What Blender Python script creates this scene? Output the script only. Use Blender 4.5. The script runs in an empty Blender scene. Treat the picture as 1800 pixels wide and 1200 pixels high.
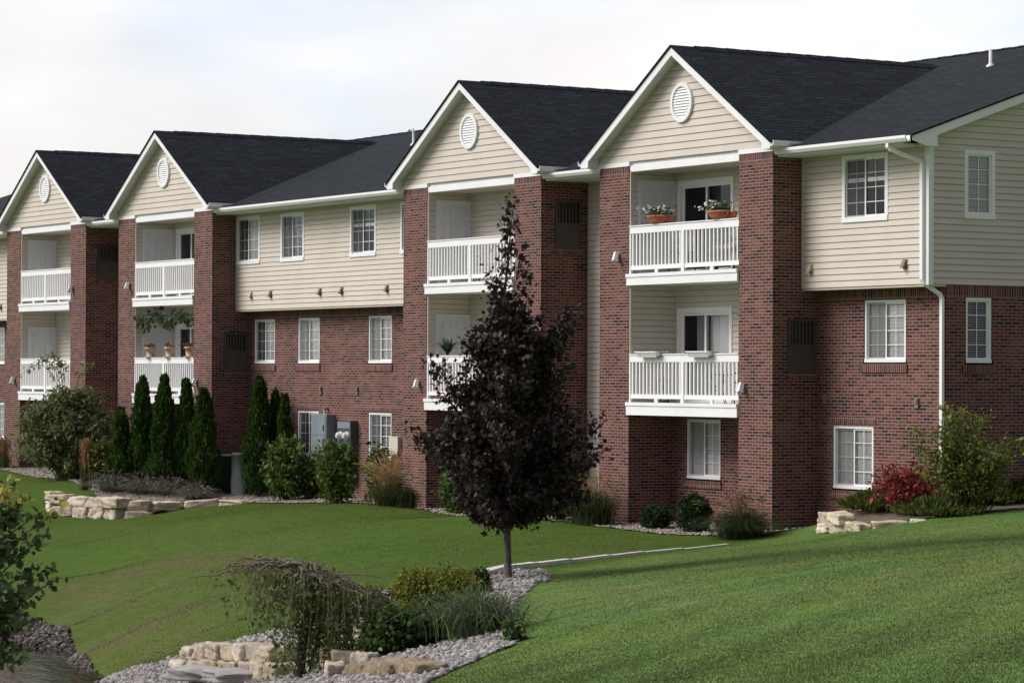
import bpy, math, random
import numpy as np
from mathutils import Vector, Matrix

random.seed(7)
RNG = np.random.default_rng(11)
SC = bpy.context.scene
COL = SC.collection
R = math.radians

# ------------------------------------------------------------------ camera
CX, CY, CZ = 48.4492, -32.242, 3.5829
YAW, PITCH, ROLL, FPX = 1.014, 0.0115, -0.0037, 5056.17
_c, _s = math.cos(YAW), math.sin(YAW)
FWD0 = np.array([-_s, _c, 0.]); RIGHT = np.array([_c, _s, 0.]); UP = np.array([0, 0, 1.])
FWD = FWD0*math.cos(PITCH)+UP*math.sin(PITCH)
UP2 = UP*math.cos(PITCH)-FWD0*math.sin(PITCH)
CAM = np.array([CX, CY, CZ])


def ray(u, v):
    x = (np.asarray(u, float)-900)/FPX
    y = (600-np.asarray(v, float))/FPX
    cr, sr = math.cos(ROLL), math.sin(ROLL)
    x2 = x*cr+y*sr
    y2 = -x*sr+y*cr
    return FWD+np.multiply.outer(x2, RIGHT)+np.multiply.outer(y2, UP2)


def at_depth(u, v, D):
    return CAM+ray(u, v)*D


# ------------------------------------------------------------------ building numbers (metres)
W, B, P, Q = 1.0544, 3.6737, 7.9968, 23.609
E = 2*W+B
YS, YB = 0.692, 1.095
ZT, ZCAP = 7.738, 7.825
XE = 9.3985
ZS = 5.198
X_LEFT = -46.0
OFF = [0.0, -P, -Q, -Q-P]

# ------------------------------------------------------------------ materials


def new_mat(name):
    m = bpy.data.materials.new(name)
    m.use_nodes = True
    nt = m.node_tree
    b = nt.nodes['Principled BSDF']
    return m, nt, b


def N(nt, t, **kw):
    n = nt.nodes.new(t)
    for k, v in kw.items():
        setattr(n, k, v)
    return n


def ramp(nt, stops, interp='LINEAR'):
    n = nt.nodes.new('ShaderNodeValToRGB')
    n.color_ramp.interpolation = interp
    el = n.color_ramp.elements
    while len(el) < len(stops):
        el.new(0.5)
    for e, (p, c) in zip(el, stops):
        e.position = p
        e.color = (*c, 1) if len(c) == 3 else c
    return n


def mat_plain(name, col, rough=0.6, var=0.12, scale=3.0, spec=0.3, bump=0.0, bscale=60, metallic=0.0):
    m, nt, b = new_mat(name)
    tc = N(nt, 'ShaderNodeTexCoord')
    no = N(nt, 'ShaderNodeTexNoise')
    no.inputs['Scale'].default_value = scale
    no.inputs['Detail'].default_value = 6
    nt.links.new(tc.outputs['Object'], no.inputs['Vector'])
    lo = tuple(c*(1-var) for c in col)
    hi = tuple(min(1, c*(1+var)) for c in col)
    r = ramp(nt, [(0.3, lo), (0.7, hi)])
    nt.links.new(no.outputs['Fac'], r.inputs['Fac'])
    nt.links.new(r.outputs['Color'], b.inputs['Base Color'])
    b.inputs['Roughness'].default_value = rough
    b.inputs['Specular IOR Level'].default_value = spec
    b.inputs['Metallic'].default_value = metallic
    if bump:
        n2 = N(nt, 'ShaderNodeTexNoise')
        n2.inputs['Scale'].default_value = bscale
        n2.inputs['Detail'].default_value = 5
        nt.links.new(tc.outputs['Object'], n2.inputs['Vector'])
        bu = N(nt, 'ShaderNodeBump')
        bu.inputs['Strength'].default_value = bump
        bu.inputs['Distance'].default_value = 0.02
        nt.links.new(n2.outputs['Fac'], bu.inputs['Height'])
        nt.links.new(bu.outputs['Normal'], b.inputs['Normal'])
    return m


def mat_brick(name, tint=1.0, bw=0.195, rh=0.0593, offset=0.5):
    m, nt, b = new_mat(name)
    uv = N(nt, 'ShaderNodeUVMap')
    br = N(nt, 'ShaderNodeTexBrick')
    br.offset = offset
    br.inputs['Scale'].default_value = 1
    br.inputs['Brick Width'].default_value = bw
    br.inputs['Row Height'].default_value = rh
    br.inputs['Mortar Size'].default_value = 0.0072
    br.inputs['Mortar Smooth'].default_value = 0.25
    br.inputs['Bias'].default_value = 0
    br.inputs['Color1'].default_value = (0, 0, 0, 1)
    br.inputs['Color2'].default_value = (1, 1, 1, 1)
    br.inputs['Mortar'].default_value = (0.5, 0.5, 0.5, 1)
    nt.links.new(uv.outputs['UV'], br.inputs['Vector'])
    t = tint*.86
    r = ramp(nt, [(0.0, (.036*t, .026*t, .026*t)), (0.13, (.055*t, .033*t, .031*t)), (0.24, (.105*t, .044*t, .040*t)),
                  (0.52, (.148*t, .054*t, .048*t)), (0.78, (.178*t, .064*t, .056*t)), (1.0, (.215*t, .09*t, .075*t))])
    nt.links.new(br.outputs['Color'], r.inputs['Fac'])
    # broad drifts of tone over the wall and fine grain in each brick
    no = N(nt, 'ShaderNodeTexNoise')
    no.inputs['Scale'].default_value = 1.1
    no.inputs['Detail'].default_value = 4
    nt.links.new(uv.outputs['UV'], no.inputs['Vector'])
    ng = N(nt, 'ShaderNodeTexNoise')
    ng.inputs['Scale'].default_value = 45
    ng.inputs['Detail'].default_value = 3
    nt.links.new(uv.outputs['UV'], ng.inputs['Vector'])
    mx = N(nt, 'ShaderNodeMix', data_type='RGBA', blend_type='OVERLAY')
    mx.inputs['Factor'].default_value = 0.5
    nt.links.new(r.outputs['Color'], mx.inputs['A'])
    nt.links.new(no.outputs['Fac'], mx.inputs['B'])
    mx2 = N(nt, 'ShaderNodeMix', data_type='RGBA', blend_type='OVERLAY')
    mx2.inputs['Factor'].default_value = 0.45
    nt.links.new(mx.outputs['Result'], mx2.inputs['A'])
    nt.links.new(ng.outputs['Fac'], mx2.inputs['B'])
    # weather streaks running down the wall
    ms = N(nt, 'ShaderNodeMapping')
    ms.inputs['Scale'].default_value = (2.6, .28, 1)
    nt.links.new(uv.outputs['UV'], ms.inputs['Vector'])
    ns = N(nt, 'ShaderNodeTexNoise')
    ns.inputs['Scale'].default_value = 1.6
    ns.inputs['Detail'].default_value = 5
    nt.links.new(ms.outputs['Vector'], ns.inputs['Vector'])
    mx3 = N(nt, 'ShaderNodeMix', data_type='RGBA', blend_type='OVERLAY')
    mx3.inputs['Factor'].default_value = 0.4
    nt.links.new(mx2.outputs['Result'], mx3.inputs['A'])
    nt.links.new(ns.outputs['Fac'], mx3.inputs['B'])
    mx2 = mx3
    mm = N(nt, 'ShaderNodeMix', data_type='RGBA')
    mm.inputs['B'].default_value = (.36*t, .27*t, .235*t, 1)
    nt.links.new(br.outputs['Fac'], mm.inputs['Factor'])
    nt.links.new(mx2.outputs['Result'], mm.inputs['A'])
    nt.links.new(mm.outputs['Result'], b.inputs['Base Color'])
    b.inputs['Roughness'].default_value = 0.85
    b.inputs['Specular IOR Level'].default_value = 0.2
    inv = N(nt, 'ShaderNodeMath', operation='SUBTRACT')
    inv.inputs[0].default_value = 1
    nt.links.new(br.outputs['Fac'], inv.inputs[1])
    ad = N(nt, 'ShaderNodeMath', operation='MULTIPLY_ADD')
    ad.inputs[1].default_value = 0.35
    nt.links.new(ng.outputs['Fac'], ad.inputs[0])
    nt.links.new(inv.outputs[0], ad.inputs[2])
    bu = N(nt, 'ShaderNodeBump')
    bu.inputs['Strength'].default_value = 0.7
    bu.inputs['Distance'].default_value = 0.008
    nt.links.new(ad.outputs[0], bu.inputs['Height'])
    nt.links.new(bu.outputs['Normal'], b.inputs['Normal'])
    return m


def mat_shingle():
    m, nt, b = new_mat('asphalt_shingle')
    uv = N(nt, 'ShaderNodeUVMap')
    br = N(nt, 'ShaderNodeTexBrick')
    br.offset = 0.37
    br.inputs['Scale'].default_value = 1
    br.inputs['Brick Width'].default_value = 0.34
    br.inputs['Row Height'].default_value = 0.115
    br.inputs['Mortar Size'].default_value = 0.022
    br.inputs['Mortar Smooth'].default_value = 0.5
    br.inputs['Color1'].default_value = (0, 0, 0, 1)
    br.inputs['Color2'].default_value = (1, 1, 1, 1)
    br.inputs['Mortar'].default_value = (0, 0, 0, 1)
    nt.links.new(uv.outputs['UV'], br.inputs['Vector'])
    r = ramp(nt, [(0, (.0075, .0108, .0155)), (.5, (.0130, .0178, .0245)), (1, (.0215, .0280, .0370))])
    no = N(nt, 'ShaderNodeTexNoise')
    no.inputs['Scale'].default_value = 2.2
    no.inputs['Detail'].default_value = 7
    nt.links.new(uv.outputs['UV'], no.inputs['Vector'])
    ng = N(nt, 'ShaderNodeTexNoise')
    ng.inputs['Scale'].default_value = 70
    ng.inputs['Detail'].default_value = 2
    nt.links.new(uv.outputs['UV'], ng.inputs['Vector'])
    nt.links.new(br.outputs['Color'], r.inputs['Fac'])
    mx = N(nt, 'ShaderNodeMix', data_type='RGBA', blend_type='OVERLAY')
    mx.inputs['Factor'].default_value = 0.3
    nt.links.new(r.outputs['Color'], mx.inputs['A'])
    nt.links.new(no.outputs['Fac'], mx.inputs['B'])
    mx2 = N(nt, 'ShaderNodeMix', data_type='RGBA', blend_type='OVERLAY')
    mx2.inputs['Factor'].default_value = 0.6
    nt.links.new(mx.outputs['Result'], mx2.inputs['A'])
    nt.links.new(ng.outputs['Fac'], mx2.inputs['B'])
    mj = N(nt, 'ShaderNodeMix', data_type='RGBA')
    mj.inputs['B'].default_value = (.005, .006, .009, 1)
    nt.links.new(br.outputs['Fac'], mj.inputs['Factor'])
    nt.links.new(mx2.outputs['Result'], mj.inputs['A'])
    nt.links.new(mj.outputs['Result'], b.inputs['Base Color'])
    b.inputs['Roughness'].default_value = 0.9
    b.inputs['Specular IOR Level'].default_value = 0.15
    bu = N(nt, 'ShaderNodeBump')
    bu.inputs['Strength'].default_value = 0.9
    bu.inputs['Distance'].default_value = 0.012
    nt.links.new(br.outputs['Color'], bu.inputs['Height'])
    nt.links.new(bu.outputs['Normal'], b.inputs['Normal'])
    return m


def mat_glass():
    m, nt, b = new_mat('window_glass')
    out = nt.nodes['Material Output']
    tr = N(nt, 'ShaderNodeBsdfTransparent')
    tr.inputs['Color'].default_value = (.98, .99, .99, 1)
    gl = N(nt, 'ShaderNodeBsdfGlossy')
    gl.inputs['Roughness'].default_value = 0.03
    gl.inputs['Color'].default_value = (.9, .93, .95, 1)
    fr = N(nt, 'ShaderNodeFresnel')
    fr.inputs['IOR'].default_value = 1.45
    mx = N(nt, 'ShaderNodeMixShader')
    nt.links.new(fr.outputs[0], mx.inputs[0])
    nt.links.new(tr.outputs[0], mx.inputs[1])
    nt.links.new(gl.outputs[0], mx.inputs[2])
    nt.links.new(mx.outputs[0], out.inputs['Surface'])
    return m


def mat_screen():
    m, nt, b = new_mat('insect_screen')
    out = nt.nodes['Material Output']
    tr = N(nt, 'ShaderNodeBsdfTransparent')
    df = N(nt, 'ShaderNodeBsdfDiffuse')
    df.inputs['Color'].default_value = (.13, .135, .14, 1)
    mx = N(nt, 'ShaderNodeMixShader')
    mx.inputs[0].default_value = 0.36
    nt.links.new(tr.outputs[0], mx.inputs[1])
    nt.links.new(df.outputs[0], mx.inputs[2])
    nt.links.new(mx.outputs[0], out.inputs['Surface'])
    return m


def mat_leaf(name, trans=0.25, rough=0.55, spec=0.25):
    m, nt, b = new_mat(name)
    out = nt.nodes['Material Output']
    at = N(nt, 'ShaderNodeAttribute')
    at.attribute_name = 'Col'
    nt.links.new(at.outputs['Color'], b.inputs['Base Color'])
    b.inputs['Roughness'].default_value = rough
    b.inputs['Specular IOR Level'].default_value = spec
    tl = N(nt, 'ShaderNodeBsdfTranslucent')
    nt.links.new(at.outputs['Color'], tl.inputs['Color'])
    mx = N(nt, 'ShaderNodeMixShader')
    mx.inputs[0].default_value = trans
    nt.links.new(b.outputs[0], mx.inputs[1])
    nt.links.new(tl.outputs[0], mx.inputs[2])
    nt.links.new(mx.outputs[0], out.inputs['Surface'])
    return m


def mat_attr(name, rough=0.8, spec=0.2, bump=0.0, bscale=20, var=0.35, nscale=6):
    m, nt, b = new_mat(name)
    at = N(nt, 'ShaderNodeAttribute')
    at.attribute_name = 'Col'
    tc = N(nt, 'ShaderNodeTexCoord')
    no = N(nt, 'ShaderNodeTexNoise')
    no.inputs['Scale'].default_value = nscale
    no.inputs['Detail'].default_value = 8
    no.inputs['Roughness'].default_value = 0.65
    nt.links.new(tc.outputs['Object'], no.inputs['Vector'])
    mx = N(nt, 'ShaderNodeMix', data_type='RGBA', blend_type='OVERLAY')
    mx.inputs['Factor'].default_value = var
    nt.links.new(at.outputs['Color'], mx.inputs['A'])
    nt.links.new(no.outputs['Fac'], mx.inputs['B'])
    nt.links.new(mx.outputs['Result'], b.inputs['Base Color'])
    b.inputs['Roughness'].default_value = rough
    b.inputs['Specular IOR Level'].default_value = spec
    if bump:
        n2 = N(nt, 'ShaderNodeTexNoise')
        n2.inputs['Scale'].default_value = bscale
        n2.inputs['Detail'].default_value = 8
        nt.links.new(tc.outputs['Object'], n2.inputs['Vector'])
        bu = N(nt, 'ShaderNodeBump')
        bu.inputs['Strength'].default_value = bump
        bu.inputs['Distance'].default_value = 0.03
        nt.links.new(n2.outputs['Fac'], bu.inputs['Height'])
        nt.links.new(bu.outputs['Normal'], b.inputs['Normal'])
    return m


M = {}
M['brick'] = mat_brick('red_brick')
M['soldier'] = mat_brick('soldier_brick', 1.0, 0.0593, 0.20, 0.0)
M['shingle'] = mat_shingle()
M['siding'] = mat_plain('beige_vinyl_siding', (.625, .568, .498), 0.55, 0.05, 1.3, 0.25, 0.12, 25)
M['white'] = mat_plain('white_painted_trim', (.84, .85, .865), 0.5, 0.04, 2.0, 0.3)
M['vinyl'] = mat_plain('white_vinyl', (.86, .865, .87), 0.4, 0.025, 2.0, 0.35)
M['soffit'] = mat_plain('soffit_white', (.68, .69, .69), 0.6, 0.05, 2.0, 0.2)
M['door'] = mat_plain('white_door_paint', (.68, .70, .73), 0.45, 0.04, 2.0, 0.3)
M['glass'] = mat_glass()
M['screen'] = mat_screen()
M['blind'] = mat_plain('blind_slats', (.90, .89, .87), 0.6, 0.04, 3)
M['curtain'] = mat_plain('curtain_cloth', (.80, .79, .76), 0.8, 0.06, 6)
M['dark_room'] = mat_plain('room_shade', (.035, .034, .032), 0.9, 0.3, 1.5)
M['louver'] = mat_plain('dark_bronze_metal', (.082, .068, .058), 0.5, 0.15, 4, 0.3)
M['louver_black'] = mat_plain('louver_gap', (.028, .025, .023), 0.8, 0.1, 4, 0.2)
M['lamp_metal'] = mat_plain('pale_lamp_metal', (.80, .81, .80), 0.4, 0.08, 10, 0.4)
M['vent_tan'] = mat_plain('brown_vent_hood', (.20, .165, .125), 0.5, 0.1, 8)
M['vent_beige'] = mat_plain('beige_vent_hood', (.47, .41, .32), 0.5, 0.1, 8)
M['meter'] = mat_plain('grey_meter_steel', (.20, .24, .26), 0.45, 0.1, 3, 0.4)
M['meter_dark'] = mat_plain('dark_grey_steel', (.06, .072, .08), 0.5, 0.1, 3, 0.4)
M['meter_dial'] = mat_plain('meter_dial_glass', (.55, .57, .57), 0.2, 0.1, 20, 0.5)
M['cream'] = mat_plain('cream_box_plastic', (.60, .56, .45), 0.5, 0.05, 5)
M['pedestal'] = mat_plain('grey_green_plastic', (.24, .29, .255), 0.5, 0.08, 4)
M['condenser'] = mat_plain('dark_green_metal', (.02, .028, .026), 0.5, 0.2, 8)
M['terracotta'] = mat_plain('terracotta', (.46, .155, .09), 0.75, 0.14, 12)
M['pot_pale'] = mat_plain('pale_clay', (.52, .36, .28), 0.75, 0.14, 12)
M['soil'] = mat_plain('potting_soil', (.03, .022, .016), 0.95, 0.4, 30)
M['dark_metal'] = mat_plain('dark_garden_metal', (.022, .022, .022), 0.5, 0.2, 8)
M['cushion'] = mat_plain('patterned_cushion', (.48, .43, .33), 0.9, 0.55, 9)
M['bark'] = mat_plain('grey_brown_bark', (.125, .105, .088), 0.9, 0.4, 14, 0.15, 0.6, 40)
M['bark_dark'] = mat_plain('dark_bark', (.055, .047, .042), 0.9, 0.4, 18, 0.15, 0.6, 50)
M['twig'] = mat_plain('grey_twig', (.15, .13, .118), 0.9, 0.35, 20, 0.15)
M['twig_brown'] = mat_plain('brown_twig', (.19, .14, .105), 0.9, 0.35, 20, 0.15)
M['leaf'] = mat_leaf('leaf_green', 0.38)
M['leaf_dark'] = mat_leaf('leaf_purple', 0.2, 0.5, 0.3)
M['blade'] = mat_leaf('grass_blade', 0.2, 0.6, 0.2)
M['turf'] = mat_leaf('turf_blade', 0.15, 0.7, 0.15)
_nt = M['turf'].node_tree
_ge = N(_nt, 'ShaderNodeNewGeometry')
_sc = N(_nt, 'ShaderNodeVectorMath', operation='SCALE')
_sc.inputs['Scale'].default_value = 0.08
_nt.links.new(_ge.outputs['Normal'], _sc.inputs[0])
_ad = N(_nt, 'ShaderNodeVectorMath', operation='ADD')
_ad.inputs[1].default_value = (0, 0, 1)
_nt.links.new(_sc.outputs[0], _ad.inputs[0])
_nz = N(_nt, 'ShaderNodeVectorMath', operation='NORMALIZE')
_nt.links.new(_ad.outputs[0], _nz.inputs[0])
_nt.links.new(_nz.outputs[0], _nt.nodes['Principled BSDF'].inputs['Normal'])
M['petal'] = mat_leaf('petal', 0.2, 0.7, 0.1)
M['terrain'] = mat_attr('lawn_ground', 0.95, 0.1, 0.15, 30, 0.35, 3)
M['gravel_base'] = mat_attr('gravel_base', 0.95, 0.1, 0.8, 45, 0.9, 30)
M['pebble'] = mat_attr('pebble_stone', 0.85, 0.2, 0.3, 50, 0.35, 18)
M['limestone'] = mat_attr('limestone', 0.95, 0.1, 0.9, 12, 0.9, 6)
M['edging'] = mat_plain('concrete_edging', (.55, .53, .48), 0.85, 0.2, 5, 0.2, 0.3, 40)
M['flagstone'] = mat_plain('grey_flagstone', (.30, .29, .28), 0.85, 0.3, 3, 0.2, 0.5, 20)


def mat_water():
    m, nt, b = new_mat('pond_water')
    b.inputs['Base Color'].default_value = (.018, .021, .013, 1)
    b.inputs['Roughness'].default_value = 0.06
    b.inputs['IOR'].default_value = 1.33
    b.inputs['Specular IOR Level'].default_value = 0.5
    tc = N(nt, 'ShaderNodeTexCoord')
    mp = N(nt, 'ShaderNodeMapping')
    mp.inputs['Scale'].default_value = (1.2, 5.0, 1)
    mp.inputs['Rotation'].default_value = (0, 0, R(-35))
    nt.links.new(tc.outputs['Object'], mp.inputs['Vector'])
    no = N(nt, 'ShaderNodeTexNoise')
    no.inputs['Scale'].default_value = 1.6
    no.inputs['Detail'].default_value = 4
    nt.links.new(mp.outputs['Vector'], no.inputs['Vector'])
    bu = N(nt, 'ShaderNodeBump')
    bu.inputs['Strength'].default_value = 0.16
    bu.inputs['Distance'].default_value = 0.05
    nt.links.new(no.outputs['Fac'], bu.inputs['Height'])
    nt.links.new(bu.outputs['Normal'], b.inputs['Normal'])
    return m


M['water'] = mat_water()

# ------------------------------------------------------------------ object helpers


def tag(o, label=None, cat=None, group=None, kind=None):
    if label:
        o['label'] = label
    if cat:
        o['category'] = cat
    if group:
        o['group'] = group
    if kind:
        o['kind'] = kind
    return o


def thing(name, loc, label, cat, group=None, rz=0.0):
    o = bpy.data.objects.new(name, None)
    o.empty_display_size = 0.3
    o.location = loc
    o.rotation_euler = (0, 0, rz)
    COL.objects.link(o)
    return tag(o, label, cat, group)


def link(name, me, mat, parent=None, loc=(0, 0, 0)):
    if mat is not None:
        me.materials.append(mat)
    o = bpy.data.objects.new(name, me)
    COL.objects.link(o)
    o.location = loc
    if parent is not None:
        o.parent = parent
    return o


def root_loc(parent):
    p = Vector((0, 0, 0))
    while parent is not None:
        p += parent.location
        parent = parent.parent
    return p


class MB:
    """collects polygons in world metres; build() links them as one mesh"""

    def __init__(s):
        s.v = []
        s.f = []
        s.uv = []
        s.sm = []

    def poly(s, pts, uv=None, smooth=False):
        i = len(s.v)
        s.v += [tuple(p) for p in pts]
        s.f.append(tuple(range(i, i+len(pts))))
        s.uv.append(uv)
        s.sm.append(smooth)

    def box(s, x0, x1, y0, y1, z0, z1, rot=False):
        a = [(x0, y0, z0), (x1, y0, z0), (x1, y1, z0), (x0, y1, z0), (x0, y0, z1), (x1, y0, z1), (x1, y1, z1), (x0, y1, z1)]
        for q in ((0, 1, 5, 4), (1, 2, 6, 5), (2, 3, 7, 6), (3, 0, 4, 7), (4, 5, 6, 7), (3, 2, 1, 0)):
            s.poly([a[k] for k in q], 'rot' if rot else None)

    def prism(s, prof, fn, a0, a1):
        """extrude closed profile (list of 2-D) from a0 to a1; fn(a, p, q) -> xyz"""
        n = len(prof)
        for k in range(n):
            p, q = prof[k], prof[(k+1) % n]
            s.poly([fn(a0, *p), fn(a1, *p), fn(a1, *q), fn(a0, *q)])
        s.poly([fn(a0, *p) for p in prof])
        s.poly([fn(a1, *p) for p in reversed(prof)])

    def tube(s, path, rad, n=6, smooth=True, cap=True):
        path = [Vector(p) for p in path]
        if not isinstance(rad, (list, tuple)):
            rad = [rad]*len(path)
        rings = []
        for i, p in enumerate(path):
            d = (path[min(i+1, len(path)-1)]-path[max(i-1, 0)])
            if d.length < 1e-9:
                d = Vector((0, 0, 1))
            d.normalize()
            ref = Vector((0, 0, 1)) if abs(d.z) < 0.9 else Vector((1, 0, 0))
            x = d.cross(ref).normalized()
            y = d.cross(x).normalized()
            i0 = len(s.v)
            for k in range(n):
                a = 2*math.pi*k/n
                q = p+(x*math.cos(a)+y*math.sin(a))*rad[i]
                s.v.append(tuple(q))
            rings.append(i0)
        for i in range(len(rings)-1):
            for k in range(n):
                s.f.append((rings[i]+k, rings[i]+(k+1) % n, rings[i+1]+(k+1) % n, rings[i+1]+k))
                s.uv.append(None)
                s.sm.append(smooth)
        if cap:
            for i0 in (rings[0], rings[-1]):
                s.f.append(tuple(i0+k for k in range(n)))
                s.uv.append(None)
                s.sm.append(False)

    def lathe(s, c, prof, n=16, sx=1.0, sy=1.0):
        rings = []
        for (r, z) in prof:
            i0 = len(s.v)
            for k in range(n):
                a = 2*math.pi*k/n
                s.v.append((c[0]+r*sx*math.cos(a), c[1]+r*sy*math.sin(a), c[2]+z))
            rings.append(i0)
        for i in range(len(rings)-1):
            for k in range(n):
                s.f.append((rings[i]+k, rings[i]+(k+1) % n, rings[i+1]+(k+1) % n, rings[i+1]+k))
                s.uv.append(None)
                s.sm.append(True)
        for i0 in (rings[0], rings[-1]):
            s.f.append(tuple(i0+k for k in range(n)))
            s.uv.append(None)
            s.sm.append(False)

    def build(s, name, mat, parent=None, bevel=0.0):
        o0 = root_loc(parent)
        me = bpy.data.meshes.new(name)
        me.from_pydata([(x-o0.x, y-o0.y, z-o0.z) for x, y, z in s.v], [], s.f)
        uvl = me.uv_layers.new(name='UVMap')
        data = np.zeros((len(me.loops), 2), np.float32)
        for p, uvm in zip(me.polygons, s.uv):
            idx = list(p.loop_indices)
            if isinstance(uvm, list):
                for k, t in zip(idx, uvm):
                    data[k] = t
                continue
            n = p.normal
            ax = max(range(3), key=lambda k: abs(n[k]))
            for k in idx:
                x, y, z = s.v[me.loops[k].vertex_index]
                t = ((y, z), (x, z), (x, y))[ax]
                if uvm == 'rot' and ax == 2:
                    t = (x, y)
                data[k] = t
        uvl.data.foreach_set('uv', data.ravel())
        me.polygons.foreach_set('use_smooth', s.sm)
        me.update()
        o = link(name, me, mat, parent)
        if bevel:
            md = o.modifiers.new('bevel', 'BEVEL')
            md.width = bevel
            md.segments = 2
            md.limit_method = 'ANGLE'
        return o


def np_mesh(name, V, F, mat, parent=None, col=None, smooth=False):
    """big mesh from arrays; col is one colour per vertex"""
    V = np.asarray(V, np.float32).reshape(-1, 3)
    F = np.asarray(F, np.int32)
    if parent is not None:
        o0 = root_loc(parent)
        V = V-np.array(o0, np.float32)
    k = F.shape[1]
    me = bpy.data.meshes.new(name)
    me.vertices.add(len(V))
    me.vertices.foreach_set('co', np.ascontiguousarray(V, np.float32).ravel())
    me.loops.add(F.size)
    me.loops.foreach_set('vertex_index', np.ascontiguousarray(F, np.int32).ravel())
    me.polygons.add(len(F))
    me.polygons.foreach_set('loop_start', np.arange(0, F.size, k, dtype=np.int32))
    me.polygons.foreach_set('loop_total', np.full(len(F), k, np.int32))
    if smooth:
        me.polygons.foreach_set('use_smooth', np.ones(len(F), bool))
    me.update(calc_edges=True)
    if col is not None:
        a = me.attributes.new('Col', 'FLOAT_COLOR', 'POINT')
        c = np.ones((len(V), 4), np.float32)
        c[:, :3] = np.clip(col, 0, 1)
        a.data.foreach_set('color', c.ravel())
    return link(name, me, mat, parent)


# ------------------------------------------------------------------ terrain
_ctrl = []
for u, v, D in [
        # foreground bank on the right
        (1800, 1200, 15.2), (1300, 1200, 15.8), (1050, 1200, 18.5), (900, 1200, 22), (745, 1200, 26), (600, 1200, 30.5),
        (500, 1200, 33.5), (330, 1200, 36.5), (1800, 1020, 25), (1800, 935, 36), (1800, 893, 48.0), (1650, 908, 49.5), (1580, 916, 50.2), (1440, 936, 51.6),
        (1500, 894, 52.0), (1560, 890, 51.5), (1640, 884, 50.6), (1700, 881, 50.6), (1790, 876, 50.8),
        (1500, 1000, 29), (1300, 1040, 29), (1300, 985, 41), (1100, 1040, 31), (1000, 1060, 33), (900, 1135, 26.5), (905, 1090, 32),
        (960, 1025, 41.5), (893, 1020, 43), (860, 1010, 44.0), (930, 999, 45), (1000, 991, 46), (1130, 974, 48), (1270, 960, 50),
        # swale and creek
        (840, 1105, 31), (760, 1120, 32), (690, 1150, 31), (640, 1080, 37), (560, 1110, 37), (462, 1117, 38.5), (400, 1130, 39), (337, 1150, 39.5),
        (270, 1170, 40), (172, 1202, 41), (620, 1020, 44.5), (700, 1000, 46),
        # left lawn
        (660, 888, 65), (440, 884, 70), (300, 898, 70), (150, 908, 71.5), (860, 906, 57.5),
        (150, 866, 73.4), (220, 868, 72.8), (290, 872, 72.2), (350, 877, 71.6),
        (95, 890, 73), (90, 842, 78), (20, 830, 83),
        # pond
        (60, 1150, 47), (100, 1200, 43.5), (0, 1130, 50)]:
    p = at_depth(u, v, D)
    if (u, v) in ((60, 1150), (100, 1200), (0, 1130)):
        p = p+np.array([0, 0, -0.35])
    _ctrl.append(tuple(p))
for u, D, z in [(0, 71, .15), (0, 61, -.25), (0, 53, -.60), (0, 48.5, -.85), (150, 64, -.17), (150, 57, -.43), (150, 50, -.69), (150, 45.5, -.87), (-120, 66, -.1), (-120, 56, -.5),
                (300, 64, .22), (300, 57, .03), (300, 50, -.16), (300, 44.5, -.30), (450, 64, .47), (450, 57, .33), (450, 50, .20), (450, 44, .10),
                (600, 60, .53), (600, 53, .45), (600, 47, .37), (750, 60, .60), (750, 54, .57), (750, 48, .54), (900, 55, .62), (900, 50, .58)]:
    p = CAM+ray(u, 700)*D
    _ctrl.append((p[0], p[1], z))
_ctrl += [(-46, 0, .85), (-31, -.2, .85), (-26, .3, .65), (-18, -.1, .55), (-12, .5, .56), (-8, -.2, .58), (-3, 0, .6), (1, -.2, .6), (3, .8, .68), (5.5, -.2, .68),
          (5.9, .9, .72), (-15, 8, .6), (-35, 8, .8), (3, 8, .9), (9.4, 1.1, 1.28), (9.4, 8, 1.5), (16, 1, 1.45), (25, 8, 1.7), (45, 0, 1.9), (48.4, -32.2, 1.95),
          (55, -40, 2.0), (60, -15, 2.0), (44, -42, 1.5), (32, -44, .2), (20, -44, -.6), (8, -36, -1.3), (-6, -28, -1.6), (-22, -28, -1.6),
          (-40, -30, -1.4), (-46, -14, .1), (-35, -8, .35), (-60, 0, .8), (-60, 25, .8), (0, 25, .9), (40, 25, 1.8), (70, 10, 2)]
_C = np.array(_ctrl)


def _tps_fit(P3):
    n = len(P3)
    d = np.linalg.norm(P3[:, None, :2]-P3[None, :, :2], axis=2)
    K = np.where(d > 0, d*d*np.log(d+1e-12), 0)+np.eye(n)*0.6
    A = np.zeros((n+3, n+3))
    A[:n, :n] = K
    A[:n, n] = 1
    A[:n, n+1:] = P3[:, :2]
    A[n:, :n] = A[:n, n:].T
    b = np.zeros(n+3)
    b[:n] = P3[:, 2]
    return np.linalg.solve(A, b)


_WT = _tps_fit(_C)
GX0, GX1, GY0, GY1, GS = -62.0, 72.0, -62.0, 26.0, 0.25
_gx = np.arange(GX0, GX1+GS/2, GS)
_gy = np.arange(GY0, GY1+GS/2, GS)


def _tps_eval(x, y):
    z = _WT[-3]+_WT[-2]*x+_WT[-1]*y
    for (cx, cy, _), w in zip(_C, _WT[:-3]):
        r2 = (x-cx)**2+(y-cy)**2
        z = z+w*0.5*r2*np.log(r2+1e-12)
    return z


_GXX, _GYY = np.meshgrid(_gx, _gy)
_GZ = _tps_eval(_GXX, _GYY)
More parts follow.
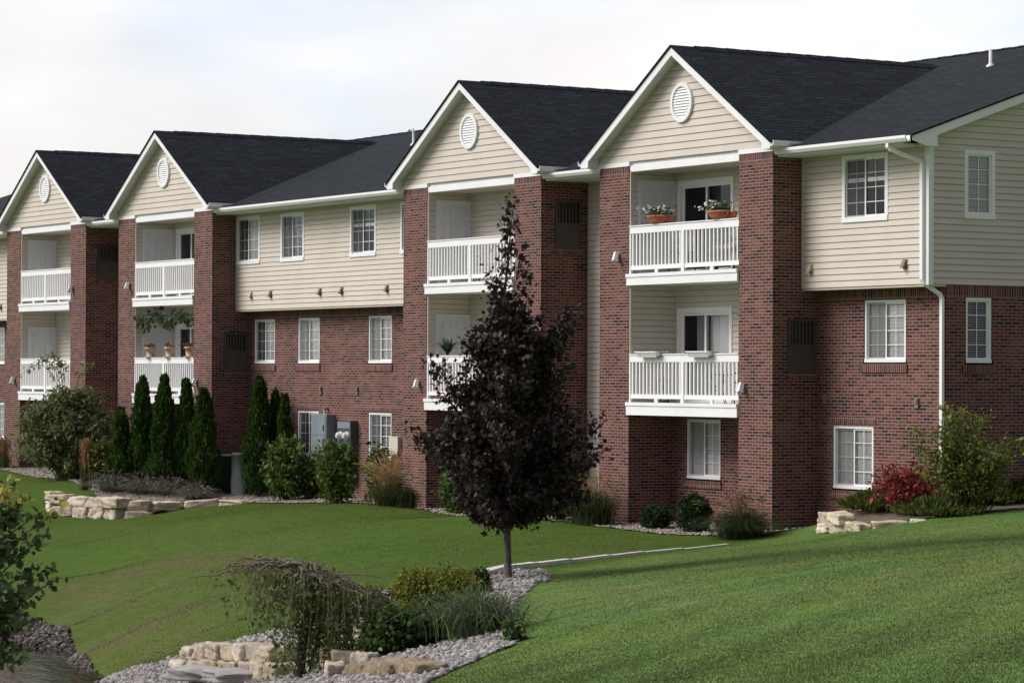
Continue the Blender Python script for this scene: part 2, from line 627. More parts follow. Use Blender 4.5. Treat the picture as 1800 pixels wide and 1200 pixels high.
# the near bank is one even mown slope: iron out the ripples left by the fit
_bA, _bB = at_depth(893, 1016, 43)[:2], at_depth(1270, 958, 50)[:2]
_bd = (_bB-_bA)/np.linalg.norm(_bB-_bA)
_bn = np.array([-_bd[1], _bd[0]])
if (CAM[:2]-_bA)@_bn < 0:
    _bn = -_bn
_sd = (_GXX-_bA[0])*_bn[0]+(_GYY-_bA[1])*_bn[1]
_bm = np.clip((_sd-.6)/5.0, 0, 1)
_bm = _bm*_bm*(3-2*_bm)


def _box(a, r):
    for ax in (0, 1):
        p_ = np.pad(a, [(r+1, r) if k == ax else (0, 0) for k in (0, 1)], mode='edge')
        c_ = np.cumsum(p_, axis=ax)
        n_ = a.shape[ax]
        a = (np.take(c_, np.arange(2*r+1, 2*r+1+n_), ax)-np.take(c_, np.arange(0, n_), ax))/(2*r+1)
    return a


_bz = _box(_box(_box(_GZ, 11), 11), 11)
_GZ = _GZ*(1-_bm)+_bz*_bm
_edge = np.minimum.reduce([_GXX-GX0, GX1-_GXX, _GYY-GY0, GY1-_GYY])
_bl = np.clip(_edge/14.0, 0, 1)
_bl = _bl*_bl*(3-2*_bl)
_GZ = np.clip(_GZ, -2.2, 2.6)*_bl+0.4*(1-_bl)


def H(x, y):
    fx = np.clip((np.asarray(x, float)-GX0)/GS, 0, len(_gx)-1.001)
    fy = np.clip((np.asarray(y, float)-GY0)/GS, 0, len(_gy)-1.001)
    i = fx.astype(int)
    j = fy.astype(int)
    a = fx-i
    b = fy-j
    return (_GZ[j, i]*(1-a)*(1-b)+_GZ[j, i+1]*a*(1-b)+_GZ[j+1, i]*(1-a)*b+_GZ[j+1, i+1]*a*b)


def gp(u, v):
    """where the line of sight through a photo pixel meets the ground"""
    d = ray(u, v)
    D = np.arange(9.0, 105.0, 0.05)
    pts = CAM+np.outer(D, d)
    below = pts[:, 2] <= H(pts[:, 0], pts[:, 1])
    k = int(np.argmax(below)) if below.any() else len(D)-1
    p = pts[k]
    return np.array([p[0], p[1], float(H(p[0], p[1]))])


def depth_of(p):
    return float((np.asarray(p)-CAM)@FWD)


def ground(x, y):
    return (x, y, float(H(x, y)))


def poly_world(px):
    return np.array([gp(u, v)[:2] for u, v in px])


def inside(poly, x, y):
    x = np.asarray(x)
    y = np.asarray(y)
    r = np.zeros(x.shape, bool)
    n = len(poly)
    j = n-1
    for i in range(n):
        xi, yi = poly[i]
        xj, yj = poly[j]
        if abs(yj-yi) > 1e-12:
            c = ((yi > y) != (yj > y)) & (x < (xj-xi)*(y-yi)/(yj-yi)+xi)
            r ^= c
        j = i
    return r


WATER_Z = -0.99
POLY_CREEK = poly_world([(120, 1236), (172, 1200), (200, 1186), (270, 1170), (337, 1148), (462, 1116), (560, 1086), (690, 1036), (800, 1014), (858, 1010),
                         (900, 1003), (955, 1003), (968, 1013), (930, 1038), (905, 1060), (903, 1090), (915, 1112), (905, 1133), (860, 1152),
                         (800, 1177), (745, 1202), (700, 1240), (400, 1260)])
_front = [(-60, 822), (20, 829), (90, 841), (150, 856), (175, 880), (300, 884), (440, 884), (660, 886), (740, 895), (860, 908), (1000, 918), (1080, 929), (1160, 939), (1250, 942), (1352, 939)]
POLY_BED = np.array([gp(u, v)[:2] for u, v in _front]+[[E+.3, 0.2], [E+.3, YB+.3], [-40, YB+.3]])
POLY_CORNER = np.array([gp(u, v)[:2] for u, v in [(1440, 934), (1520, 928), (1580, 918), (1640, 911), (1720, 902), (1815, 893)]]+[[14.5, 3.5], [9.6, 4.0], [9.5, YB+.2], [5.9, YB+.2]])
POLY_SHORE = poly_world([(-60, 1050), (20, 1062), (50, 1086), (90, 1100), (125, 1126), (150, 1156), (174, 1192), (172, 1236), (60, 1240), (-60, 1200)])
BEDS = [POLY_CREEK, POLY_BED, POLY_CORNER, POLY_SHORE]


def noise2(x, y, s, seed=0):
    """cheap smooth value noise"""
    rg = np.random.default_rng(seed)
    T = rg.random((64, 64))
    fx = np.asarray(x)/s+1000
    fy = np.asarray(y)/s+1000
    i = np.floor(fx).astype(int)
    j = np.floor(fy).astype(int)
    a = fx-i
    b = fy-j
    a = a*a*(3-2*a)
    b = b*b*(3-2*b)
    g = lambda p, q: T[p % 64, q % 64]
    return g(i, j)*(1-a)*(1-b)+g(i+1, j)*a*(1-b)+g(i, j+1)*(1-a)*b+g(i+1, j+1)*a*b


def lawn_tone(x, y):
    """real wear of the turf: dry olive and brown patches near the pond"""
    n1 = noise2(x, y, 2.6, 1)
    n2 = noise2(x, y, 0.7, 2)
    n3 = noise2(x, y, 7.0, 3)
    n4 = noise2(x, y, .22, 8)
    base = np.stack([.049+.013*n1+.006*n2+.006*n4, .088+.018*n3+.008*n2+.008*n4, .0115+.004*n1], -1)
    # dry patches
    dry = np.zeros(np.shape(x))
    for (u, v, rx, wt) in [(265, 1000, 3.2, 1.0), (330, 985, 2.6, .7), (150, 1075, 2.8, .95), (230, 1110, 2.8, .9), (290, 1140, 2.2, .7), (120, 1040, 2.4, .8), (210, 1165, 1.5, .45), (360, 970, 2.6, .3)]:
        c = gp(u, v)
        d2 = ((x-c[0])**2+(y-c[1])**2)/rx**2
        dry = np.maximum(dry, wt*np.exp(-d2*1.6))
    dry = np.clip(dry*(noise2(x, y, 1.1, 5)*.7+noise2(x, y, .4, 6)*.5), 0, 1)[..., None]
    base = base*(1-dry)+np.array([.100, .090, .036])*dry
    return base


# signed side of the swale line: near bank is greener-grey and freshly striped
_swA, _swB = gp(893, 1016)[:2], gp(1270, 958)[:2]


def near_bank(x, y):
    d = _swB-_swA
    n = np.array([-d[1], d[0]])/np.linalg.norm(d)
    if (CAM[:2]-_swA)@n < 0:
        n = -n
    s = (x-_swA[0])*n[0]+(y-_swA[1])*n[1]
    return np.clip(s/0.5, 0, 1)


_sdir = np.array([gp(1644, 1087)[:2]-gp(1434, 1172)[:2]])[0]
_sdir = _sdir/np.linalg.norm(_sdir)


def stripe(x, y):
    t = x*-_sdir[1]+y*_sdir[0]
    return 0.5+0.5*np.tanh(1.6*np.sin(2*math.pi*(t/1.15)+0.8*noise2(x, y, 3.0, 9)))


def turf_tone(x, y):
    nb = near_bank(x, y)
    col = lawn_tone(x, y)
    nearc = np.stack([.090+.016*noise2(x, y, .6, 31)+.022*noise2(x, y, 2.6, 36), .156+.020*noise2(x, y, 1.9, 32)+.010*noise2(x, y, .35, 37), .034+.012*noise2(x, y, .9, 33)], -1)
    nearc = nearc*(.93+.14*noise2(x, y, .16, 38)[..., None])
    fd = np.clip((36-((x-CAM[0])*FWD0[0]+(y-CAM[1])*FWD0[1]))/16, 0, 1)     # stripe tone fades out with distance from the camera
    nearc = nearc*(1+.30*fd*(stripe(x, y)-.5))[..., None]  # stripes painted into the colour, imitating light off blades combed either way
    col = col*(1-nb[..., None])+nearc*nb[..., None]
    for (u, v) in ((1125, 1030), (1160, 1045), (1290, 1003), (1200, 1060)):     # a few straw patches on the near bank
        c = gp(u, v)
        f = .5*np.exp(-(((x-c[0])**2+(y-c[1])**2)/.35))*noise2(x, y, .2, 34)
        col = col*(1-f[..., None])+np.array([.25, .23, .12])*f[..., None]
    return col


def build_terrain():
    nx, ny = len(_gx), len(_gy)
    outx = [-3000, -900, -300, -130, -85]
    outX = [95, 140, 300, 900, 3000]
    xs = np.concatenate([outx, _gx, outX])
    ys = np.concatenate([[-3000, -900, -300, -130, -85], _gy, [45, 90, 300, 900, 3000]])
    XX, YY = np.meshgrid(xs, ys)
    ZZ = np.full(XX.shape, 0.4)
    ZZ[5:5+ny, 5:5+nx] = _GZ
    V = np.stack([XX, YY, ZZ], -1).reshape(-1, 3)
    w = len(xs)
    i, j = np.meshgrid(np.arange(len(xs)-1), np.arange(len(ys)-1))
    a = (j*w+i).ravel()
    F = np.stack([a, a+1, a+1+w, a+w], -1)
    col = turf_tone(V[:, 0], V[:, 1])*1.0
    o = np_mesh('ground', V, F, M['terrain'], None, col, smooth=True)
    tag(o, kind='structure')


build_terrain()


def sheet(name, poly, lift, mat, colfn, step=0.09, rough=0.02, seed=3):
    x0, y0 = poly.min(0)
    x1, y1 = poly.max(0)
    xs = np.arange(x0-.2, x1+.2, step)
    ys = np.arange(y0-.2, y1+.2, step)
    XX, YY = np.meshgrid(xs, ys)
    w = len(xs)
    cx = XX[:-1, :-1]+step/2
    cy = YY[:-1, :-1]+step/2
    keep = inside(poly, cx, cy)
    i, j = np.meshgrid(np.arange(len(xs)-1), np.arange(len(ys)-1))
    a = (j*w+i)[keep]
    F = np.stack([a, a+1, a+1+w, a+w], -1)
    used = np.unique(F)
    mp = np.full(XX.size, -1)
    mp[used] = np.arange(len(used))
    x = XX.ravel()[used]
    y = YY.ravel()[used]
    z = H(x, y)+lift+rough*noise2(x, y, .12, seed)
    o = np_mesh(name, np.stack([x, y, z], -1), mp[F], mat, None, colfn(x, y), smooth=True)
    return tag(o, kind='structure')


def gcol(a, b, s=.08, seed=4):
    a = np.array(a)
    b = np.array(b)
    return lambda x, y: a+(b-a)*noise2(x, y, s, seed)[:, None]


sheet('creek_bed', POLY_CREEK, .012, M['gravel_base'], gcol((.16, .15, .14), (.34, .32, .30)))
sheet('planting_bed', POLY_BED, .012, M['gravel_base'], gcol((.19, .165, .14), (.36, .32, .28)))
sheet('corner_bed', POLY_CORNER, .012, M['gravel_base'], gcol((.10, .085, .06), (.2, .17, .13)))
sheet('pond_shore', POLY_SHORE, .012, M['gravel_base'], gcol((.035, .03, .024), (.09, .075, .06)))
_wm = MB()
_wm.poly([(-40, -60, WATER_Z), (36, -60, WATER_Z), (36, -6, WATER_Z), (-40, -6, WATER_Z)])
tag(_wm.build('pond_water', M['water']), kind='structure')

# ------------------------------------------------------------------ pebbles and stones
_ico_v = None


def ico():
    t = (1+5**.5)/2
    v = np.array([(-1, t, 0), (1, t, 0), (-1, -t, 0), (1, -t, 0), (0, -1, t), (0, 1, t), (0, -1, -t), (0, 1, -t), (t, 0, -1), (t, 0, 1), (-t, 0, -1), (-t, 0, 1)], float)
    v /= np.linalg.norm(v[0])
    f = np.array([(0, 11, 5), (0, 5, 1), (0, 1, 7), (0, 7, 10), (0, 10, 11), (1, 5, 9), (5, 11, 4), (11, 10, 2), (10, 7, 6), (7, 1, 8), (3, 9, 4), (3, 4, 2), (3, 2, 6), (3, 6, 8), (3, 8, 9), (4, 9, 5), (2, 4, 11), (6, 2, 10), (8, 6, 7), (9, 8, 1)])
    return v, f


def pebbles(name, poly, n, smin, smax, cols, seed, parent=None):
    rg = np.random.default_rng(seed)
    x0, y0 = poly.min(0)
    x1, y1 = poly.max(0)
    X = rg.uniform(x0, x1, n*8)
    Y = rg.uniform(y0, y1, n*8)
    k = inside(poly, X, Y)
    X = X[k][:n]
    Y = Y[k][:n]
    n = len(X)
    iv, jf = ico()
    s = smin+(smax-smin)*rg.random(n)**2.2
    sc = np.stack([s, s*rg.uniform(.6, 1, n), s*rg.uniform(.4, .75, n)], -1)
    V = iv[None]*sc[:, None, :]*(1+rg.normal(0, .12, (n, 12, 1)))
    a = rg.uniform(0, 6.28, n)
    ca, sa = np.cos(a), np.sin(a)
    Vx = V[:, :, 0]*ca[:, None]-V[:, :, 1]*sa[:, None]
    Vy = V[:, :, 0]*sa[:, None]+V[:, :, 1]*ca[:, None]
    Vz = V[:, :, 2]+V[:, :, 0]*rg.normal(0, .25, n)[:, None]
    z = H(X, Y)+.012+sc[:, 2]*0.45
    V = np.stack([Vx+X[:, None], Vy+Y[:, None], Vz+z[:, None]], -1)
    F = jf[None]+(np.arange(n)*12)[:, None, None]
    c = np.array(cols)[rg.integers(0, len(cols), n)]*rg.uniform(.7, 1.2, (n, 1))
    C = np.repeat(c, 12, 0)
    o = np_mesh(name, V.reshape(-1, 3), F.reshape(-1, 3), M['pebble'], parent, C, smooth=True)
    return o


GREYS = [(.36, .35, .34), (.27, .26, .26), (.45, .43, .41), (.34, .31, .28), (.20, .19, .19), (.40, .36, .33)]
o = pebbles('creek_pebbles', POLY_CREEK, 26000, .018, .052, [tuple(.86*q for q in c) for c in GREYS], 21)
tag(o, 'grey river pebbles filling the dry creek bed', 'pebbles', kind='stuff')
o = pebbles('bed_pebbles', POLY_BED, 14000, .02, .05, [(.33, .29, .25), (.28, .25, .21), (.40, .36, .31), (.21, .185, .16)], 22)
tag(o, 'pale gravel in the planting bed along the building foot', 'pebbles', kind='stuff')
o = pebbles('shore_pebbles', POLY_SHORE, 9000, .02, .065, [(.075, .068, .062), (.12, .11, .10), (.10, .066, .05), (.18, .17, .16), (.045, .042, .038)], 23)
tag(o, 'dark wet gravel on the pond shore', 'pebbles', kind='stuff')


def stone_arrays(c, size, rz, seed, sub=10):
    """rough quarried block: a cube grid pushed in at the corners and broken up by noise"""
    rg = np.random.default_rng(seed)
    pts = {}
    V = []
    F = []
    lin = np.linspace(-1, 1, sub+1)

    def vid(p):
        k = tuple(np.round(p, 4))
        if k not in pts:
            pts[k] = len(V)
            V.append(p)
        return pts[k]
    for ax in range(3):
        for sg in (-1, 1):
            o1, o2 = (ax+1) % 3, (ax+2) % 3
            for i in range(sub):
                for j in range(sub):
                    q = []
                    for (a, b) in ((i, j), (i+1, j), (i+1, j+1), (i, j+1)):
                        p = [0, 0, 0]
                        p[ax] = sg
                        p[o1] = lin[a]
                        p[o2] = lin[b]
                        q.append(vid(tuple(p)))
                    F.append(q if sg > 0 else q[::-1])
    V = np.array(V, float)
    pn = (np.abs(V)**11).sum(1)**(1/11)
    V = V/pn[:, None]
    s = np.array(size)/2
    n = np.zeros(len(V))
    for sc_, am in ((1.3, .07), (.55, .055), (.22, .05)):
        f = rg.normal(0, 1, (4, 3))/sc_
        ph = rg.uniform(0, 6.28, 4)
        n += am*np.sin(V@f.T+ph).sum(1)/2
    V = V*(1+n[:, None])*s
    V = V+np.random.default_rng(seed+9).normal(0, .0045, V.shape)*np.array([1, 1, .8])
    V[:, 2] += V[:, 0]*rg.normal(0, .05)
    ca, sa = math.cos(rz), math.sin(rz)
    V = np.stack([V[:, 0]*ca-V[:, 1]*sa, V[:, 0]*sa+V[:, 1]*ca, V[:, 2]], -1)+np.array(c)
    base = np.array([(.55, .47, .36), (.50, .41, .30), (.60, .53, .43), (.47, .40, .32)][seed % 4])*rg.uniform(.85, 1.1)
    col = base*(1+.25*n[:, None]/.1*.3)*np.ones((len(V), 1))
    return V, np.array(F), col


def stone(name, c, size, rz, seed, parent, tone=1.0):
    V, F, col = stone_arrays(c, size, rz, seed)
    col = col*np.array(tone)
    return np_mesh(name, V, F, M['limestone'], parent, col, smooth=True)


# ------------------------------------------------------------------ leaves, blades, stems


def leaf_template(kind):
    if kind == 'oval':
        P2 = np.array([(0, 0, 0), (.28, .35, .05), (.22, .7, .03), (0, 1, -.05), (-.22, .7, .03), (-.28, .35, .05), (0, .45, 0)])
        T = np.array([(0, 1, 6), (1, 2, 6), (2, 3, 6), (3, 4, 6), (4, 5, 6), (5, 0, 6)])
    elif kind == 'maple':
        P2 = np.array([(0, 0, 0), (.34, -.02, -.03), (.26, .2, .03), (.56, .46, -.05), (.27, .5, .04), (.2, .62, .03), (0, 1, -.08), (-.2, .62, .03), (-.27, .5, .04), (-.56, .46, -.05), (-.26, .2, .03), (-.34, -.02, -.03), (0, .38, 0)])
        T = np.array([(i, i+1, 12) for i in range(11)]+[(11, 0, 12)])
    else:  # small diamond
        P2 = np.array([(0, 0, 0), (.24, .45, .04), (0, 1, -.03), (-.24, .45, .04)])
        T = np.array([(0, 1, 2), (0, 2, 3)])
    return P2, T


def leaves(C, size, kind='diamond', rg=None, droop=0.0, up=0.3, svar=.35, width=1.0, axis=None, axw=0.0):
    """C: leaf bases (n,3). Returns verts (n,k,3) and tri faces"""
    rg = rg or RNG
    n = len(C)
    P2, T = leaf_template(kind)
    d = rg.normal(0, 1, (n, 3))
    if axis is not None:
        d = d*(1-axw)+axis*axw*1.8
    d[:, 2] -= droop
    d /= np.linalg.norm(d, axis=1)[:, None]+1e-9
    nn = rg.normal(0, 1, (n, 3))
    nn[:, 2] += up*2
    s = np.cross(d, nn)
    s /= np.linalg.norm(s, axis=1)[:, None]+1e-9
    nn = np.cross(s, d)
    L = size*(1+svar*rg.normal(0, 1, n)).clip(.4, 2)
    V = (C[:, None]+(P2[None, :, 0:1]*width*s[:, None]+P2[None, :, 1:2]*d[:, None]+P2[None, :, 2:3]*nn[:, None])*L[:, None, None])
    k = len(P2)
    F = T[None]+(np.arange(n)*k)[:, None, None]
    return V.reshape(-1, 3), F.reshape(-1, 3), k


def leaf_cols(n, k, cols, wts=None, rg=None, var=.25):
    rg = rg or RNG
    cols = np.array(cols)
    ix = rg.choice(len(cols), n, p=None if wts is None else np.array(wts)/sum(wts))
    c = cols[ix]*np.exp(rg.normal(0, var, (n, 1)))*np.exp(rg.normal(0, .06, (n, 3)))
    return np.repeat(c, k, 0)


def blades(base, height, width, lean, rg, seg=3, curve=1.0, az=None):
    """arching blades: base (n,3); returns verts, quads"""
    n = len(base)
    a = rg.uniform(0, 6.283, n) if az is None else az
    h = height*rg.uniform(.6, 1.1, n)
    le = lean*rg.uniform(.2, 1.2, n)
    t = np.linspace(0, 1, seg+1)
    dx, dy = np.cos(a), np.sin(a)
    px, py = -dy, dx
    # angle of the face to the blade plane
    tw = rg.uniform(0, 6.283, n)
    px, py = np.cos(tw), np.sin(tw)
    w = width*(1-t**2*.92)
    X = base[:, None, 0]+dx[:, None]*le[:, None]*h[:, None]*t[None]**(1+curve)
    Y = base[:, None, 1]+dy[:, None]*le[:, None]*h[:, None]*t[None]**(1+curve)
    drop = (le[:, None]*.55)*t[None]**3
    Z = base[:, None, 2]+h[:, None]*(t[None]-drop.clip(0, .75)*t[None])
    L = np.stack([X-px[:, None]*w*.5, Y-py[:, None]*w*.5, Z], -1)
    Rr = np.stack([X+px[:, None]*w*.5, Y+py[:, None]*w*.5, Z], -1)
    V = np.stack([L, Rr], 2).reshape(n, -1, 3)
    k = 2*(seg+1)
    q = np.array([(2*i, 2*i+1, 2*i+3, 2*i+2) for i in range(seg)])
    F = q[None]+(np.arange(n)*k)[:, None, None]
    return V.reshape(-1, 3), F.reshape(-1, 4), k


def clumps(c, rad, ncl, nper, spread, rg, shell=.55, zsq=1.0, top=None):
    """leaf points gathered into clumps through an ellipsoid, outer clumps favoured"""
    d = rg.normal(0, 1, (ncl, 3))
    d /= np.linalg.norm(d, axis=1)[:, None]
    r = shell+(1-shell)*rg.random(ncl)
    r *= 1+rg.normal(0, .09, ncl)
    cc = np.array(c)+d*r[:, None]*np.array(rad)
    pts = np.repeat(cc, nper, 0)+rg.normal(0, 1, (ncl*nper, 3))*np.array(spread)
    return pts, cc


def soft_shrub(name, c, rad, label, cat, group, cols, seed, leaf=.06, kind='oval', ncl=90, nper=40, spread=.09, wts=None, stems=7, shell=.35, mat='leaf', droop=.1, stem_mat='bark_dark', var=.25):
    """c: ground point, rad: half width x, half width y, height"""
    rg = np.random.default_rng(seed)
    t = thing(name, tuple(c), label, cat, group)
    ctr = np.array(c)+np.array([0, 0, rad[2]*.5])
    pts, cc = clumps(ctr, (rad[0], rad[1], rad[2]*.52), ncl, nper, spread, rg, shell)
    pts = pts[pts[:, 2] > c[2]+.02]
    V, F, k = leaves(pts, leaf, kind, rg, droop)
    np_mesh('foliage', V, F, M[mat], t, leaf_cols(len(pts), k, cols, wts, rg, var))
    mb = MB()
    for q in cc[rg.permutation(len(cc))[:stems]]:
        b = np.array(c)+np.array([rg.normal(0, rad[0]*.12), rg.normal(0, rad[1]*.12), -.03])
        m = (b+q)/2+np.array([0, 0, .15*rad[2]])
        mb.tube([b, b*.5+m*.5, m, q], [.018, .015, .011, .004], 5)
    mb.build('stem', M[stem_mat], t)
    return t

# ================================================================== THE BUILDING
BLD = thing('apartment_building', (-10.0, 0.0, 0.6),
            'three storey red brick apartment building with four beige gables and white balconies', 'apartment building')


def holes_grid(a0, a1, z0, z1, holes):
    """rectangles of a wall left around its openings"""
    As = sorted({a0, a1, *[h[0] for h in holes], *[h[1] for h in holes]})
    Zs = sorted({z0, z1, *[h[2] for h in holes], *[h[3] for h in holes]})
    for i in range(len(As)-1):
        for j in range(len(Zs)-1):
            am, zm = (As[i]+As[i+1])/2, (Zs[j]+Zs[j+1])/2
            if am < a0 or am > a1 or zm < z0 or zm > z1:
                continue
            if any(h[0] < am < h[1] and h[2] < zm < h[3] for h in holes):
                continue
            yield As[i], As[i+1], Zs[j], Zs[j+1]


def wall(mb, fn, a0, a1, z0, z1, holes, reveal=.12):
    """fn(a, z, out) -> xyz; brick uv is (a, z)"""
    for (p, q, r, s) in holes_grid(a0, a1, z0, z1, holes):
        mb.poly([fn(p, r, 0), fn(q, r, 0), fn(q, s, 0), fn(p, s, 0)])
    for (p, q, r, s) in holes:
        mb.poly([fn(p, r, 0), fn(p, s, 0), fn(p, s, -reveal), fn(p, r, -reveal)])
        mb.poly([fn(q, r, 0), fn(q, s, 0), fn(q, s, -reveal), fn(q, r, -reveal)])
        mb.poly([fn(p, s, 0), fn(q, s, 0), fn(q, s, -reveal), fn(p, s, -reveal)])
        mb.poly([fn(p, r, 0), fn(q, r, 0), fn(q, r, -reveal), fn(p, r, -reveal)])


def siding(mb, fn, a0, a1, z0, z1, holes=(), h=.118, t=.016, clip=None):
    """lapped boards: every course leans out to a lip that throws its own shadow line"""
    zs = []
    z = z0
    while z < z1-1e-6:
        zs.append(z)
        z += h
    for zb in zs:
        zt = min(zb+h, z1)
        cuts = sorted({zb, zt, *[q for hh in holes for q in (hh[2], hh[3]) if zb < q < zt]})
        for c0, c1 in zip(cuts[:-1], cuts[1:]):
            zm = (c0+c1)/2
            iv = [(a0, a1)]
            for hh in holes:
                if hh[2] < zm < hh[3]:
                    nv = []
                    for p, q in iv:
                        if hh[1] <= p or hh[0] >= q:
                            nv.append((p, q))
                            continue
                        if hh[0] > p:
                            nv.append((p, hh[0]))
                        if hh[1] < q:
                            nv.append((hh[1], q))
                    iv = nv
            o0 = t*(1-(c0-zb)/h)+.002
            o1 = t*(1-(c1-zb)/h)+.002
            for p, q in iv:
                p0, q0, p1, q1 = p, q, p, q
                if clip:
                    l0, r0 = clip(c0)
                    l1, r1 = clip(c1)
                    p0, q0 = max(p, l0), min(q, r0)
                    p1, q1 = max(p, l1), min(q, r1)
                    if q0-p0 < .01:
                        continue
                    if q1 < p1:
                        p1 = q1 = (p1+q1)/2
                cj = c0
                if abs(c0-zb) < 1e-6 and c1-c0 > .03:
                    cj = c0+.008
                    mb.poly([fn(p0, c0, -.012), fn(q0, c0, -.012), fn(q0, cj, -.012), fn(p0, cj, -.012)])
                    mb.poly([fn(p0, cj, o0), fn(q0, cj, o0), fn(q0, cj, -.014), fn(p0, cj, -.014)])
                mb.poly([fn(p0, cj, o0), fn(q0, cj, o0), fn(q1, c1, o1), fn(p1, c1, o1)])


def fbox(mb, fn, a0, a1, z0, z1, o0, o1):
    """box in wall coordinates"""
    c = [fn(a0, z0, o0), fn(a1, z0, o0), fn(a1, z1, o0), fn(a0, z1, o0), fn(a0, z0, o1), fn(a1, z0, o1), fn(a1, z1, o1), fn(a0, z1, o1)]
    for q in ((0, 1, 2, 3), (4, 5, 6, 7), (0, 1, 5, 4), (1, 2, 6, 5), (2, 3, 7, 6), (3, 0, 4, 7)):
        mb.poly([c[k] for k in q])


front_upper = lambda a, z, o: (a, YS-o, z)
front_brick = lambda a, z, o: (a, YB-o, z)
end_wall = lambda a, z, o: (XE+o, a, z)

WIN = [  # wall, a0, a1, z0, z1, blind style, brick?
    (front_upper, -17.79, -16.49, 6.36, 7.58, 'curtain', False),
    (front_upper, -15.35, -14.10, 6.36, 7.56, 'slats', False),
    (front_upper, -11.76, -10.49, 6.36, 7.56, 'raised', False),
    (front_upper, -9.34, -8.06, 6.36, 7.56, 'closed', False),
    (front_upper, 6.98, 8.29, 6.375, 7.60, 'raised', False),
    (front_brick, -17.62, -16.42, 3.81, 5.00, 'curtain', True),
    (front_brick, -15.22, -14.03, 3.81, 5.00, 'sheer', True),
    (front_brick, -11.62, -10.43, 3.81, 5.00, 'half', True),
    (front_brick, -17.62, -16.42, 1.52, 2.70, 'sheer', True),
    (front_brick, -15.22, -14.05, 1.52, 2.70, 'curtain', True),
    (front_brick, -11.60, -10.43, 1.52, 2.70, 'slats', True),
    (front_brick, 7.08, 8.32, 3.80, 5.00, 'closed', True),
    (front_brick, 6.17, 7.41, 1.47, 2.69, 'half', True),
    (front_brick, -35.66, -34.47, 3.81, 5.00, 'curtain', True),
    (front_brick, -35.66, -34.47, 1.52, 2.70, 'sheer', True),
    (front_brick, 1.48, 2.68, 1.50, 2.74, 'half', True),
    (end_wall, 1.50, 2.21, 6.38, 7.60, 'closed', False),
    (end_wall, 1.52, 2.18, 3.79, 5.01, 'slats', True),
]


def holes_of(fn, zlo, zhi):
    return [(a0+.03, a1-.03, z0+.03, z1-.03) for (f, a0, a1, z0, z1, st, br) in WIN if f is fn and z0 > zlo and z1 < zhi]


